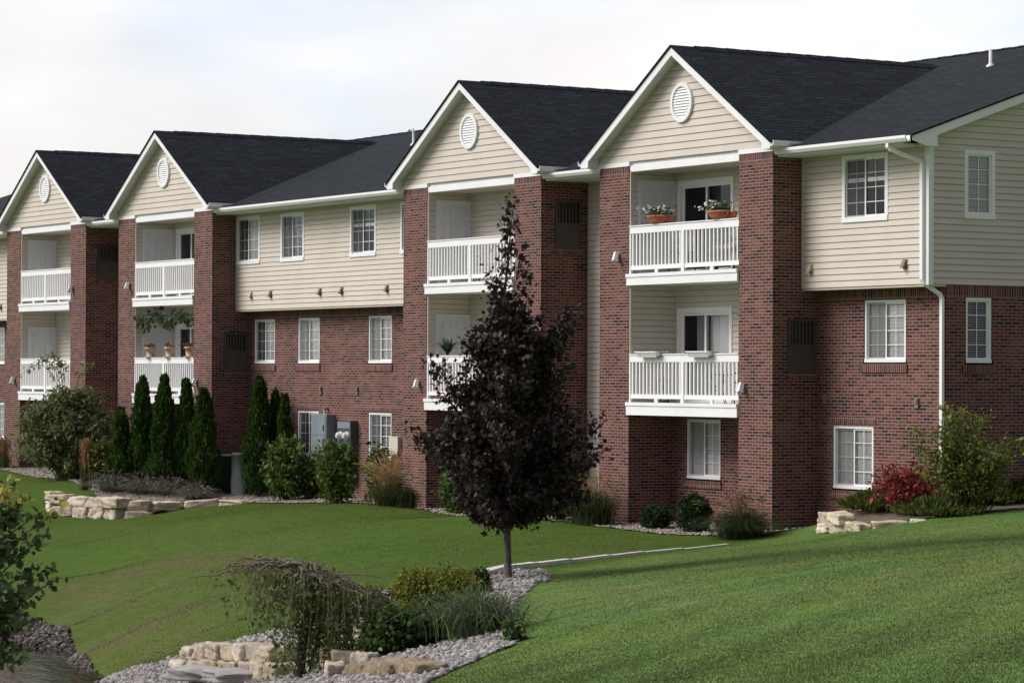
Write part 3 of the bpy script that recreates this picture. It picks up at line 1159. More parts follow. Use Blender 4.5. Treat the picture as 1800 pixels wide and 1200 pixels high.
def make_window(fn, a0, a1, z0, z1, style, brick, seed):
    """sliding window: white trim, two sashes with a colonial grid, an insect screen on the left sash"""
    rg = random.Random(seed)
    w = a1-a0
    narrow = w < .9
    o = .022 if not brick else -.012   # how far the trim stands out
    tw = .078
    fr = MB()
    fbox(fr, fn, a0, a1, z1-tw, z1, o, -.10)
    fbox(fr, fn, a0, a1, z0, z0+tw*1.15, o+.012, -.10)
    fbox(fr, fn, a0, a0+tw, z0+tw*1.15, z1-tw, o-.002, -.10)
    fbox(fr, fn, a1-tw, a1, z0+tw*1.15, z1-tw, o-.002, -.10)
    win = fr.build('window', M['vinyl'], BLD, .004)
    A0, A1, Z0, Z1 = a0+tw, a1-tw, z0+tw*1.15, z1-tw
    mid = (A0+A1)/2
    sa = MB()
    sw = .032
    halves = [(A0, A1)] if narrow else [(A0, mid+.016), (mid-.016, A1)]
    for k, (p, q) in enumerate(halves):
        oo = o-.035 if k == 0 else o-.02
        fbox(sa, fn, p, p+sw, Z0, Z1, oo, oo-.03)
        fbox(sa, fn, q-sw, q, Z0, Z1, oo, oo-.03)
        fbox(sa, fn, p+sw, q-sw, Z0, Z0+sw, oo-.001, oo-.03)
        fbox(sa, fn, p+sw, q-sw, Z1-sw, Z1, oo-.001, oo-.03)
    sa.build('sash', M['vinyl'], win)
    mu = MB()
    for k, (p, q) in enumerate(halves):
        oo = (o-.035 if k == 0 else o-.02)-.012
        m = (p+q)/2
        fbox(mu, fn, m-.007, m+.007, Z0+sw, Z1-sw, oo, oo-.008)
        for r in (1, 2, 3):
            zz = Z0+(Z1-Z0)*r/4
            fbox(mu, fn, p+sw, q-sw, zz-.007, zz+.007, oo-.0015, oo-.0095)
    mu.build('muntins', M['vinyl'], win)
    pa = MB()
    for k, (p, q) in enumerate(halves):
        oo = (o-.035 if k == 0 else o-.02)-.024
        pa.poly([fn(p+sw*.5, Z0+sw*.5, oo), fn(q-sw*.5, Z0+sw*.5, oo), fn(q-sw*.5, Z1-sw*.5, oo), fn(p+sw*.5, Z1-sw*.5, oo)])
    pa.build('pane', M['glass'], win)
    if not narrow:
        sc_ = MB()
        p, q = halves[0]
        sc_.poly([fn(p+.01, Z0+.005, o-.028), fn(q-.02, Z0+.005, o-.028), fn(q-.02, Z1-.005, o-.028), fn(p+.01, Z1-.005, o-.028)])
        sc_.build('insect_screen', M['screen'], win)
    # what hangs behind the glass
    ob = o-.080
    bl = MB()

    def slats(za, zb, tilt, p=A0-.02, q=A1+.02):
        z = za
        while z < zb:
            d = .017
            dz, do = d*math.sin(tilt), d*math.cos(tilt)
            j = rg.uniform(-.002, .002)
            bl.poly([fn(p, z-dz+j, ob+do), fn(q, z-dz+j, ob+do), fn(q, z+dz+j, ob-do), fn(p, z+dz+j, ob-do)])
            z += .032
    mat = M['blind']
    if style == 'closed':
        slats(Z0, Z1+.01, R(62))
    elif style == 'slats':
        slats(Z0, Z1+.01, R(30))
    elif style == 'raised':
        zb = Z0+(Z1-Z0)*.60
        slats(zb+.08, Z1, R(12))
        fbox(bl, fn, A0, A1, zb, zb+.075, ob+.02, ob-.02)
    elif style == 'half':
        slats(Z0+.02, Z1, R(56), mid-.02, A1+.02)
        n = 9
        for i in range(n):   # drape behind the left sash
            p = A0-.02+(mid-A0)*i/n
            q = A0-.02+(mid-A0)*(i+1)/n
            dd = .02*(i % 2)
            bl.poly([fn(p, Z0, ob-dd), fn(q, Z0, ob-.02+dd), fn(q, Z1, ob-.02+dd), fn(p, Z1, ob-dd)], smooth=True)
    else:
        n = 26
        lo, hi = (A0-.02, A1+.02) if style == 'sheer' else (A0+(A1-A0)*.42, A1+.02)
        for i in range(n):
            p = lo+(hi-lo)*i/n
            q = lo+(hi-lo)*(i+1)/n
            d0 = .025*math.sin(i*1.3)
            d1 = .025*math.sin((i+1)*1.3)
            bl.poly([fn(p, Z0-.02, ob+d0), fn(q, Z0-.02, ob+d1), fn(q, Z1+.02, ob+d1), fn(p, Z1+.02, ob+d0)], smooth=True)
        mat = M['curtain']
    bl.build('window_blind' if style in ('closed', 'slats', 'raised', 'half') else 'curtain', mat, win)
    return win


for i, wv in enumerate(WIN):
    make_window(*wv, seed=100+i)

# dark rooms behind the glass
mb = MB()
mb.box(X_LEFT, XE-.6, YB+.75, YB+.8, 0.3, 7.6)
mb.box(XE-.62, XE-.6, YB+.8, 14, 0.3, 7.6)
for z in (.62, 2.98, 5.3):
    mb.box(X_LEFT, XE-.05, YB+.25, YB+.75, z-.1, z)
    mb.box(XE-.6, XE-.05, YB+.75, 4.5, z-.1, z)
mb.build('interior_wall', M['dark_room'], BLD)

# --- brick walls ------------------------------------------------------------
spans = [(E, XE), (-Q+E, -P), (X_LEFT, -Q-P)]
for (x0, x1) in spans:
    mb = MB()
    hs = [h for h in holes_of(front_brick, 0, 5.1) if x0 < h[0] < x1]
    wall(mb, front_brick, x0, x1, -0.2, ZS, hs)
    if x1 == XE:
        wall(mb, end_wall, YB, 14.7, -0.2, ZS-.002, holes_of(end_wall, 3, 5.15))
    mb.build('brick_wall', M['brick'], BLD)
# ground floor recesses under the balconies
for off in OFF:
    hs = [(1.51, 2.65, 1.53, 2.71)] if off == 0 else []
    mb = MB()
    wall(mb, front_brick, off+W, off+W+B, -0.2, 2.80, hs)
    mb.build('brick_wall', M['brick'], BLD)
mb = MB()
mb.poly([(X_LEFT, YB, -.2), (X_LEFT, 14.7, -.2), (X_LEFT, 14.7, 7.6), (X_LEFT, YB, 7.6)])
mb.poly([(X_LEFT, 14.7, -.2), (XE, 14.7, -.2), (XE, 14.7, 7.6), (X_LEFT, 14.7, 7.6)])
mb.build('brick_wall', M['brick'], BLD)

# soldier courses: pier heads are built with the piers, these are on the walls
for (x0, x1) in spans[:2]:
    mb = MB()
    mb.box(x0+.002, x1-.002, YB-.008, YB+.05, ZS-.235, ZS-.035, rot=True)
    mb.build('soldier_course', M['soldier'], BLD)
mb = MB()
mb.box(XE-.05, XE+.008, YB+.002, 14.6, ZS-.20, ZS-.006, rot=True)
mb.build('soldier_course', M['soldier'], BLD)
for (f, a0, a1, z0, z1, st, br) in WIN:
    if not br or a0 < -30:
        continue
    mb = MB()
    fbox(mb, f, a0-.06, a1+.03, z0-.155, z0-.003, .028, -.05)
    if z1 < 3 and not (a0 > 1 and a0 < 2):
        m = MB()
        fbox(m, f, a0-.09, a1+.06, z1+.004, z1+.13, .007, -.05)
        m.build('brick_lintel', M['soldier'], BLD)
    mb.build('brick_sill', M['soldier'], BLD)

# --- piers -------------------------------------------------------------------
GAPX = [(-Q-P+E, -Q), (-P+E, 0.0)]     # narrow recesses inside each pair of gables
YGAP = 1.18
for gi, off in enumerate(OFF):
    for side in (0, 1):
        x0 = off+(W+B)*side
        x1 = x0+W
        mb = MB()
        yb_ = YGAP if ((side == 1 and gi in (1, 3)) or (side == 0 and gi in (0, 2))) else YB
        mb.box(x0, x1, 0.0, yb_+.02, -0.3, ZT-.20)
        pier = mb.build('brick_pier', M['brick'], BLD, .006)
        mb = MB()
        mb.box(x0-.002, x1+.002, -.004, yb_+.02, ZT-.20, ZT, rot=True)
        mb.build('soldier_course', M['soldier'], pier)
        mb = MB()
        mb.box(x0-.012, x1+.012, -.018, .55, ZT, ZCAP)
        mb.build('pier_cap', M['white'], pier, .005)

# --- upper siding walls -------------------------------------------------------
for (x0, x1) in spans:
    mb = MB()
    hs = [h for h in holes_of(front_upper, 5.5, 8) if x0 < h[0] < x1]
    siding(mb, front_upper, x0, x1-(.09 if x1 == XE else 0), ZS, 7.66, hs)
    mb.build('siding_wall', M['siding'], BLD)
for (x0, x1) in GAPX:
    mb = MB()
    siding(mb, lambda a, z, o: (a, YGAP-o, z), x0, x1, 0.5, 7.66)
    mb.build('siding_wall', M['siding'], BLD)
for (x0, x1) in spans:   # boxed underside of the upper storey
    mb = MB()
    mb.box(x0, x1, YS+.004, YB+.02, ZS-.035, ZS-.001)
    mb.build('overhang_soffit', M['siding'], BLD)

# end wall siding with its big gable
RIDGE_Y, RIDGE_Z, SLOPE, EAVE_Y, EAVE_Z = 7.4, 10.286, .341, .11, 7.80


def roof_z(y):
    return EAVE_Z+SLOPE*((y-EAVE_Y) if y < RIDGE_Y else (2*RIDGE_Y-y-EAVE_Y))


mb = MB()
mb_clip = lambda z: ((YS+.09, 14.1) if z < 7.75 else (max(YS+.09, (z-EAVE_Z+.1)/SLOPE+EAVE_Y), min(14.1, 2*RIDGE_Y-((z-EAVE_Z+.1)/SLOPE+EAVE_Y))))
siding(mb, end_wall, YS+.09, 14.1, ZS, 10.2, holes_of(end_wall, 5.5, 8), clip=mb_clip)
mb.build('end_siding_wall', M['siding'], BLD)
mb = MB()
mb.box(XE-.09, XE+.022, YS-.022, YS+.09, ZS-.01, 7.66)
mb.build('corner_trim', M['white'], BLD, .004)
for (x0, x1) in ((E, E+.05), (-Q+E, -Q+E+.05), (-P-.05, -P)):
    mb = MB()
    mb.box(x0, x1, YS-.022, YS+.02, ZS, 7.64)
    mb.build('edge_trim', M['siding'], BLD)

# --- main roof ------------------------------------------------------------------
ROOF_X1 = XE+.24
mb = MB()


def slope_uv(pts, along, k):
    return [(p[along], (p[k])*1.0565) for p in pts]


pts = [(X_LEFT-.3, EAVE_Y-.02, EAVE_Z-.005), (ROOF_X1+.02, EAVE_Y-.02, EAVE_Z-.005), (ROOF_X1+.02, RIDGE_Y, RIDGE_Z), (X_LEFT-.3, RIDGE_Y, RIDGE_Z)]
mb.poly(pts, slope_uv(pts, 0, 1))
pts = [(X_LEFT-.3, 14.71, EAVE_Z-.005), (ROOF_X1+.02, 14.71, EAVE_Z-.005), (ROOF_X1+.02, RIDGE_Y, RIDGE_Z), (X_LEFT-.3, RIDGE_Y, RIDGE_Z)]
mb.poly(pts, slope_uv(pts, 0, 1))
# thickness at the eave and the rake
for (a, b_) in (((EAVE_Y-.02, EAVE_Z-.005), (RIDGE_Y, RIDGE_Z)), ((RIDGE_Y, RIDGE_Z), (14.71, EAVE_Z-.005))):
    mb.poly([(ROOF_X1+.02, a[0], a[1]), (ROOF_X1+.02, b_[0], b_[1]), (ROOF_X1+.02, b_[0], b_[1]-.035), (ROOF_X1+.02, a[0], a[1]-.035)])
mb.poly([(X_LEFT-.3, EAVE_Y-.02, EAVE_Z-.04), (ROOF_X1+.02, EAVE_Y-.02, EAVE_Z-.04), (ROOF_X1+.02, EAVE_Y-.02, EAVE_Z-.005), (X_LEFT-.3, EAVE_Y-.02, EAVE_Z-.005)])
mb.poly([(X_LEFT-.3, EAVE_Y-.02, EAVE_Z-.04), (ROOF_X1, EAVE_Y-.02, EAVE_Z-.04), (ROOF_X1, 1.2, EAVE_Z-.04+.37), (X_LEFT-.3, 1.2, EAVE_Z-.04+.37)])
roof = mb.build('main_roof', M['shingle'], BLD)
mb = MB()   # ridge shingles
n = int((ROOF_X1-X_LEFT)/.25)
for i in range(n):
    x = X_LEFT+i*.25
    z = RIDGE_Z+.012+.006*(i % 2)
    mb.poly([(x, RIDGE_Y-.14, z-.048), (x+.26, RIDGE_Y-.14, z-.05), (x+.26, RIDGE_Y, z), (x, RIDGE_Y, z+.003)])
    mb.poly([(x, RIDGE_Y+.14, z-.048), (x+.26, RIDGE_Y+.14, z-.05), (x+.26, RIDGE_Y, z), (x, RIDGE_Y, z+.003)])
mb.build('ridge_cap', M['shingle'], roof)


def vent_pipe(x, y, h, elbow):
    z = roof_z(y)
    m = MB()
    path = [(x, y, z-.05), (x, y, z+h)]
    if elbow:
        path += [(x-.03, y, z+h+.06), (x-.16, y, z+h+.08), (x-.24, y, z+h+.05)]
    m.tube(path, .034, 10)
    m.lathe((x, y, z-.02), [(.10, -.03), (.085, .02), (.04, .06)], 10)
    m.build('vent_pipe', M['soffit'], roof)


vent_pipe(5.32, 5.7, .32, False)
vent_pipe(-16.95, 5.4, .34, True)

# rake board, cornice return and soffit at the right end
mb = MB()
xa, xb = ROOF_X1-.025, ROOF_X1


def rake_z(y):
    return roof_z(y)-.036


mb.prism([(EAVE_Y+.02, rake_z(EAVE_Y+.02)), (RIDGE_Y, rake_z(RIDGE_Y)), (RIDGE_Y, rake_z(RIDGE_Y)-.155), (.69, rake_z(.69)-.155), (.69, 7.605), (.45, 7.605), (EAVE_Y+.02, 7.69)],
         lambda a, y, z: (a, y, z), xa, xb)
mb.prism([(RIDGE_Y, rake_z(RIDGE_Y)), (14.69, rake_z(14.69)), (14.69, rake_z(14.69)-.155), (RIDGE_Y, rake_z(RIDGE_Y)-.155)], lambda a, y, z: (a, y, z), xa, xb)
mb.build('rake_board', M['white'], BLD, .003)
mb = MB()
mb.poly([(XE-.02, .40, 7.90-.17), (xa, .40, 7.90-.17), (xa, RIDGE_Y, rake_z(RIDGE_Y)-.10), (XE-.02, RIDGE_Y, rake_z(RIDGE_Y)-.10)])
mb.box(XE+.024, xa-.002, .40, .688, 7.61, 7.69)
mb.build('rake_soffit', M['soffit'], BLD)

# eave soffit, fascia and gutters of the main roof
GUT = [(E+.05, ROOF_X1-.03), (-Q+E+.05, -P+.02), (X_LEFT, -Q-P+.02), (-P+E+.05, .02), (-Q-P+E+.05, -Q+.02)]


def gutter(x0, x1):
    m = MB()
    # K-profile trough: (y, z)
    pr = [(.10, 7.665), (.10, 7.775), (.085, 7.775), (.085, 7.68), (.035, 7.68), (.0, 7.735), (.0, 7.775), (-.022, 7.775), (-.022, 7.725), (.012, 7.672), (.02, 7.665)]
    m.prism([(y-.0, z) for y, z in pr], lambda a, y, z: (a, y, z), x0, x1)
    m.build('gutter', M['vinyl'], BLD, .003)


for g in GUT:
    gutter(*g)
for (x0, x1) in list(spans)+GAPX:
    mb = MB()
    mb.box(x0, min(x1, XE+.02), .105, (YGAP if (x0, x1) in GAPX else YS)+.02, 7.63, 7.66)
    mb.build('eave_soffit', M['soffit'], BLD)
    mb = MB()
    mb.box(x0, min(x1, XE+.02), .101, .12, 7.661, 7.79)
    mb.build('fascia_board', M['white'], BLD)

# downspout at the right corner
mb = MB()


def pipe_rect(m, path, w=.072, d=.055):
    """rectangular pipe swept along a polyline"""
    path = [Vector(p) for p in path]
    rings = []
    for i, p in enumerate(path):
        dv = (path[min(i+1, len(path)-1)]-path[max(i-1, 0)]).normalized()
        side = Vector((1, 0, 0))-dv*dv.x
        if side.length < .3:
            side = Vector((0, 0, 1))-dv*dv.z
        side.normalize()
        oth = dv.cross(side).normalized()
        rings.append([tuple(p+side*w/2*a+oth*d/2*b_) for a, b_ in ((1, 1), (-1, 1), (-1, -1), (1, -1))])
    for r0, r1 in zip(rings[:-1], rings[1:]):
        for k in range(4):
            m.poly([r0[k], r0[(k+1) % 4], r1[(k+1) % 4], r1[k]])
    m.poly(rings[0])
    m.poly(rings[-1][::-1])


pipe_rect(mb, [(9.06, .045, 7.68), (9.06, .045, 7.60), (9.08, .075, 7.56), (9.27, .58, 7.37), (9.285, .63, 7.33), (9.285, .635, 5.28), (9.30, .66, 5.22), (9.345, 1.0, 5.02), (9.35, 1.035, 4.95), (9.35, 1.035, 1.22), (9.36, .96, 1.16)])
mb.build('downspout', M['vinyl'], BLD, .004)

# --- gables -------------------------------------------------------------------------
GO, GEX = -.283, .281           # gable overhang forward and sideways
GPZ = 9.965                     # roof peak
GEZ = 7.915                     # roof at the eave tips
GS_ = (GPZ-GEZ)/(E/2+GEX)
for gi, off in enumerate(OFF):
    cxm = off+E/2
    # siding field
    mb = MB()
    zc = lambda z: (off+max(0.0, (z-GEZ+.05)/GS_-GEX), off+min(E, E+GEX-(z-GEZ+.05)/GS_))
    siding(mb, lambda a, z, o: (a, .008-o, z), off, off+E, ZCAP-.005, 9.9, h=.140, t=.016, clip=zc)
    gab = mb.build('gable_wall', M['siding'], BLD)
    # louvred oval vent
    m = MB()
    cz, ra, rb = 8.865, .36, .385
    n = 32
    for k in range(n):
        a0, a1 = 2*math.pi*k/n, 2*math.pi*(k+1)/n
        q = lambda a, s, y: (cxm+math.cos(a)*ra*s, y, cz+math.sin(a)*rb*s)
        m.poly([q(a0, 1, -.055), q(a1, 1, -.055), q(a1, .80, -.055), q(a0, .80, -.055)])
        m.poly([q(a0, 1, -.055), q(a1, 1, -.055), q(a1, 1.02, .0), q(a0, 1.02, .0)])
        m.poly([q(a0, .80, -.055), q(a1, .80, -.055), q(a1, .80, -.012), q(a0, .80, -.012)])
    for k in range(11):
        z = cz-rb*.78+(k+.5)*(rb*1.56/11)
        hw = ra*.81*math.sqrt(max(0, 1-((z-cz)/(rb*.80))**2))
        m.poly([(cxm-hw, -.043, z-.026), (cxm+hw, -.043, z-.026), (cxm+hw, -.018, z+.022), (cxm-hw, -.018, z+.022)])
        m.poly([(cxm-hw, -.043, z-.026), (cxm+hw, -.043, z-.026), (cxm+hw, -.018, z-.026), (cxm-hw, -.018, z-.026)])
    m.poly([(cxm+math.cos(2*math.pi*k/n)*ra*.82, -.0145, cz+math.sin(2*math.pi*k/n)*rb*.82) for k in range(n)])
    m.build('gable_vent', M['white'], gab)
    # rake boards with boxed returns
    for sgn in (-1, 1):
        m = MB()
        X = lambda d: cxm+sgn*d     # d = distance from the centre line
        hw = E/2+GEX
        tz = lambda d: GPZ-GS_*d-.03
        th = .175
        prof = [(0, tz(0)), (hw, tz(hw)), (hw, 7.755), (E/2+.02, 7.755), (E/2+.02, tz(E/2+.02)-th), (0, tz(0)-th)]
        m.prism([(X(d), z) for d, z in prof], lambda a, x, z: (x, a, z), GO, GO+.025)
        m.build('rake_board', M['white'], gab, .003)
        m = MB()   # soffit behind the board and the box return
        d0, d1 = 0, E/2+.03
        m.poly([(X(d0), GO+.02, tz(d0)-.11), (X(d1), GO+.02, tz(d1)-.11), (X(d1), .03, tz(d1)-.11), (X(d0), .03, tz(d0)-.11)])
        xs = sorted((X(E/2+.022), X(hw-.002)))
        m.box(xs[0], xs[1], GO+.026, .60, 7.757, 7.80)
        xs = sorted((X(E/2+.022), X(E/2+.03)))
        m.box(xs[0], xs[1], GO+.026, .02, 7.80, 8.0)
        xs = sorted((X(hw-.022), X(hw-.002)))
        m.box(xs[0], xs[1], GO+.026, .72, 7.80, tz(hw)-.01)
        m.build('rake_soffit', M['soffit'], gab)
        m = MB()   # short gutter along the gable eave, dying into the main roof
        pr = [(0, 7.80), (0, 7.905), (.015, 7.905), (.015, 7.82), (.06, 7.82), (.09, 7.86), (.09, 7.905), (.108, 7.905), (.108, 7.855), (.075, 7.805)]
        m.prism([(X(hw+d), z) for d, z in pr], lambda a, x, z: (x, a, z), GO+.0, .62)
        m.build('gable_gutter', M['vinyl'], gab, .003)
    # roof planes up to the valleys
    m = MB()
    ye = lambda z: (z-EAVE_Z)/SLOPE+EAVE_Y
    for sgn in (-1, 1):
        hw = E/2+GEX+.03
        zt = GPZ-GS_*hw
        p = [(cxm, GO-.03, GPZ), (cxm+sgn*hw, GO-.03, zt), (cxm+sgn*hw, ye(zt)+.3, zt), (cxm, ye(GPZ)+.3, GPZ)]
        k = math.sqrt(1+GS_**2)
        m.poly(p, [(y, (x-cxm)*k*sgn) for x, y, z in p])
        m.poly([(cxm, GO-.03, GPZ), (cxm+sgn*hw, GO-.03, zt), (cxm+sgn*hw, GO-.03, zt-.032), (cxm, GO-.03, GPZ-.032)])
        m.poly([(cxm+sgn*hw, GO-.03, zt), (cxm+sgn*hw, ye(zt), zt), (cxm+sgn*hw, ye(zt), zt-.032), (cxm+sgn*hw, GO-.03, zt-.032)])
        m.poly([(cxm, GO-.03, GPZ-.034), (cxm+sgn*hw, GO-.03, zt-.034), (cxm+sgn*hw, .9, zt-.034), (cxm, .9, GPZ-.034)])
    gr = m.build('gable_roof', M['shingle'], BLD)
    m = MB()
    for i in range(int((ye(GPZ)-GO)/.25)-2):
        y = GO+.55+i*.25
        z = GPZ+.014+.005*(i % 2)
        for sgn in (-1, 1):
            m.poly([(cxm+sgn*.13, y, z-.088), (cxm+sgn*.13, y+.26, z-.09), (cxm, y+.26, z), (cxm, y, z+.004)])
    m.build('ridge_cap', M['shingle'], gr)
    # white beam over the top balcony and the plain band above it
    m = MB()
    m.box(off+W+.003, off+W+B-.003, .012, .20, 7.625, 7.745)
    m.box(off+W+.003, off+W+B-.003, .05, .20, 7.747, ZCAP+.02)
    m.build('balcony_beam', M['white'], BLD, .004)

# --- balconies -------------------------------------------------------------------------
SLIDERS = {(0, 1): (1.21, 3.09, 'dark'), (0, 0): (1.20, 3.05, 'vertical'), (2, 1): (1.36, 3.1, 'dark'), (2, 0): (1.36, 3.1, 'vertical')}
LV = {1: (5.592, 5.364, 6.55), 0: (3.044, 2.790, 4.0)}     # fascia top, fascia bottom, rail top


def balcony(gi, off, lv):
    ft, fb, rt = LV[lv]
    x0, x1 = off+W, off+W+B
    m = MB()
    m.box(x0-.03, x1+.005, -.045, .015, fb, ft-.07)
    m.box(x0-.04, x1+.01, -.062, .015, ft-.068, ft)
    m.box(x0+.003, x1-.003, .017, YB-.003, ft-.06, ft-.02)
    m.box(x0+.003, x1-.003, .017, YB-.003, fb+.01, fb+.03)
    bal = m.build('balcony', M['white'], BLD, .004)
    m = MB()   # tall top board in two lengths with a flat cap
    xm = (x0+x1)/2
    for a, b_ in ((x0+.012, xm-.0015), (xm+.0015, x1-.008)):
        m.box(a, b_, .005, .045, rt-.162, rt-.022)
        m.box(a, b_, -.012, .11, rt-.021, rt)
    m.build('top_rail', M['vinyl'], bal, .004)
    m = MB()
    for a, b_ in ((x0+.05, xm-.045), (xm+.045, x1-.008)):
        m.box(a, b_, .012, .055, ft+.075, ft+.16)
        c = (a+b_)/2
        m.box(c-.045, c+.045, .015, .052, ft+.001, ft+.074)
    m.build('bottom_rail', M['vinyl'], bal, .003)
    m = MB()
    m.box(xm-.045, xm+.045, -.003, .06, ft+.001, rt-.163)
    m.build('railing_post', M['vinyl'], bal, .003)
    m = MB()
    m.box(x0+.008, x0+.05, .004, .06, ft+.001, rt-.163)
    m.build('railing_post', M['vinyl'], bal, .003)
    m = MB()
    for a, b_ in ((x0+.05, xm-.045), (xm+.045, x1-.008)):
        m = MB()
        n = 14
        st = (b_-a)/n
        for k in range(n):
            c = a+st*(k+.5)
            m.box(c-.019, c+.019, .014, .052, ft+.16, rt-.163)
        m.build('baluster_panel', M['vinyl'], bal)
    # room of the balcony: two side walls, back wall, ceiling
    zc = LV[1][1]+.008 if lv == 0 else 7.66
    m = MB()
    sl = SLIDERS.get((gi, lv))
    hs = [(off+sl[0]+.03, off+sl[1]-.03, ft, ft+1.83)] if sl else []
    siding(m, front_brick, x0, x1, ft-.02, zc, hs, h=.118)
    door = not (gi == 0 and lv == 0)
    dh = [(.25, 1.10, ft, ft+1.86)] if door else []
    siding(m, lambda a, z, o: (x0+.004+o, a, z), .06, YB, ft-.02, zc, dh, h=.118)
    siding(m, lambda a, z, o: (x1-.004-o, a, z), .06, YB, ft-.02, zc, [], h=.118)
    m.box(x0+.004, x0+.03, .012, .06, ft, zc)
    m.build('balcony_siding', M['siding'], BLD)
    if lv == 1:
        m = MB()
        m.box(x0, x1, .2, YB, 7.645, 7.66)
        m.build('balcony_ceiling', M['siding'], BLD)
    if door:
        fn = lambda a, z, o: (x0+.036+o, a, z)
        m = MB()
        dz = ft+1.88
        fbox(m, fn, .21, .27, ft, dz, .032, -.05)
        fbox(m, fn, 1.08, 1.14 if YB > 1.14 else YB-.001, ft, dz, .032, -.05)
        fbox(m, fn, .27, 1.08, dz-.07, dz-.001, .030, -.05)
        d = m.build('storage_door', M['door'], BLD, .003)
        m = MB()
        fbox(m, fn, .27, 1.08, ft+.02, dz-.07, -.005, -.03)
        for (p, q) in ((.36, .63), (.72, .99)):
            for (r, s) in ((ft+.12, ft+.75), (ft+.85, ft+1.45), (ft+1.52, dz-.17)):
                fbox(m, fn, p, p+.02, r, s, .008, -.0045)
                fbox(m, fn, q-.02, q, r, s, .008, -.0045)
                fbox(m, fn, p+.02, q-.02, r, r+.02, .008, -.0045)
                fbox(m, fn, p+.02, q-.02, s-.02, s, .008, -.0045)
                fbox(m, fn, p+.05, q-.05, r+.05, s-.05, .012, -.0045)
        m.build('door_panel', M['door'], d, .003)
        m = MB()
        m.tube([fn(.34, ft+.93, -.004), fn(.34, ft+.93, .035)], .012, 8)
        m.lathe(fn(.34, ft+.93, .05), [(.005, -.025), (.026, -.012), (.026, .012), (.005, .025)], 10)
        m.build('door_knob', M['lamp_metal'], d)
    if sl:
        fn = front_brick
        a0, a1 = off+sl[0], off+sl[1]
        dz = ft+1.88
        m = MB()
        fbox(m, fn, a0, a0+.085, ft, dz, .03, -.09)
        fbox(m, fn, a1-.085, a1, ft, dz, .03, -.09)
        fbox(m, fn, a0+.085, a1-.085, dz-.10, dz-.001, .028, -.09)
        fbox(m, fn, a0+.085, a1-.085, ft-.01, ft+.03, .028, -.09)
        d = m.build('sliding_door', M['vinyl'], BLD, .003)
        m = MB()
        mid = (a0+a1)/2
        for p, q, oo in ((a0+.085, mid+.03, -.045), (mid-.03, a1-.085, -.01)):
            fbox(m, fn, p, p+.055, ft+.03, dz-.10, oo, oo-.03)
            fbox(m, fn, q-.055, q, ft+.03, dz-.10, oo, oo-.03)
            fbox(m, fn, p+.055, q-.055, dz-.155, dz-.10, oo-.001, oo-.03)
            fbox(m, fn, p+.055, q-.055, ft+.03, ft+.11, oo-.001, oo-.03)
        m.build('door_sash', M['vinyl'], d)
        m = MB()
        for p, q, oo in ((a0+.1, mid, -.06), (mid, a1-.1, -.025)):
            m.poly([fn(p, ft+.05, oo), fn(q, ft+.05, oo), fn(q, dz-.11, oo), fn(p, dz-.11, oo)])
        m.build('pane', M['glass'], d)
        m = MB()
        lo = mid if sl[2] == 'vertical' else mid+.06
        hi = a1 if sl[2] == 'vertical' else mid+.28
        z0_, z1_ = ft+.03, dz-.1
        k = 0
        p = lo
        while p < hi:
            m.poly([fn(p, z0_, -.14), fn(p+.075, z0_, -.17), fn(p+.075, z1_, -.17), fn(p, z1_, -.14)])
            p += .08
        if sl[2] == 'vertical':
            for p in (a0+.42, a0+.5, a0+.58):
                m.poly([fn(p, z0_, -.17), fn(p+.03, z0_, -.24), fn(p+.03, z1_, -.24), fn(p, z1_, -.17)])
        m.build('vertical_blind', M['blind'] if sl[2] == 'vertical' else M['screen'], d)


for gi, off in enumerate(OFF):
    for lv in (1, 0):
        balcony(gi, off, lv)
    # ground recess ceiling comes with the slab; side walls are the piers themselves

# --- air conditioner louvres on the flanks of the right piers ---------------------------------
for off, zt_ in ((0, 4.64), (-P, 7.23), (-Q, 4.63), (-Q-P, 7.18), (0, 7.19), (-P, 4.64)):
    if (off, zt_) in ((0, 7.19), (-P, 4.64)):
        continue
    fn = lambda a, z, o: (off+E+o, a, z)
    a0, a1, zb = .35, .985, zt_-1.0
    m = MB()
    fbox(m, fn, a0, a0+.045, zb, zt_, .035, -.01)
    fbox(m, fn, a1-.045, a1, zb, zt_, .035, -.01)
    fbox(m, fn, a0+.045, a1-.045, zt_-.045, zt_, .033, -.01)
    fbox(m, fn, a0+.045, a1-.045, zb, zb+.045, .033, -.01)
    fbox(m, fn, a0+.045, a1-.045, zb+.50, zb+.535, .031, -.01)
    lo = m.build('louvre_panel', M['louver'], BLD, .003)
    m = MB()
    fbox(m, fn, a0+.045, a1-.045, zb+.535, zt_-.045, .006, -.01)
    m.build('louvre_opening', M['louver_black'], lo)
    m = MB()
    for k in range(6):
        p = a0+.075+k*.083
        fbox(m, fn, p, p+.036, zb+.535, zt_-.045, .026, .0062)
    m.build('louvre_bar', M['louver'], lo)
    m = MB()
    fbox(m, fn, a0+.045, a1-.045, zb+.045, zb+.50, .018, -.01)
    m.build('cover_plate', M['louver'], lo)
    m = MB()
    fbox(m, fn, a0-.03, a1+.03, zb-.12, zb-.003, .02, -.02)
    m.build('brick_sill', M['soldier'], lo)

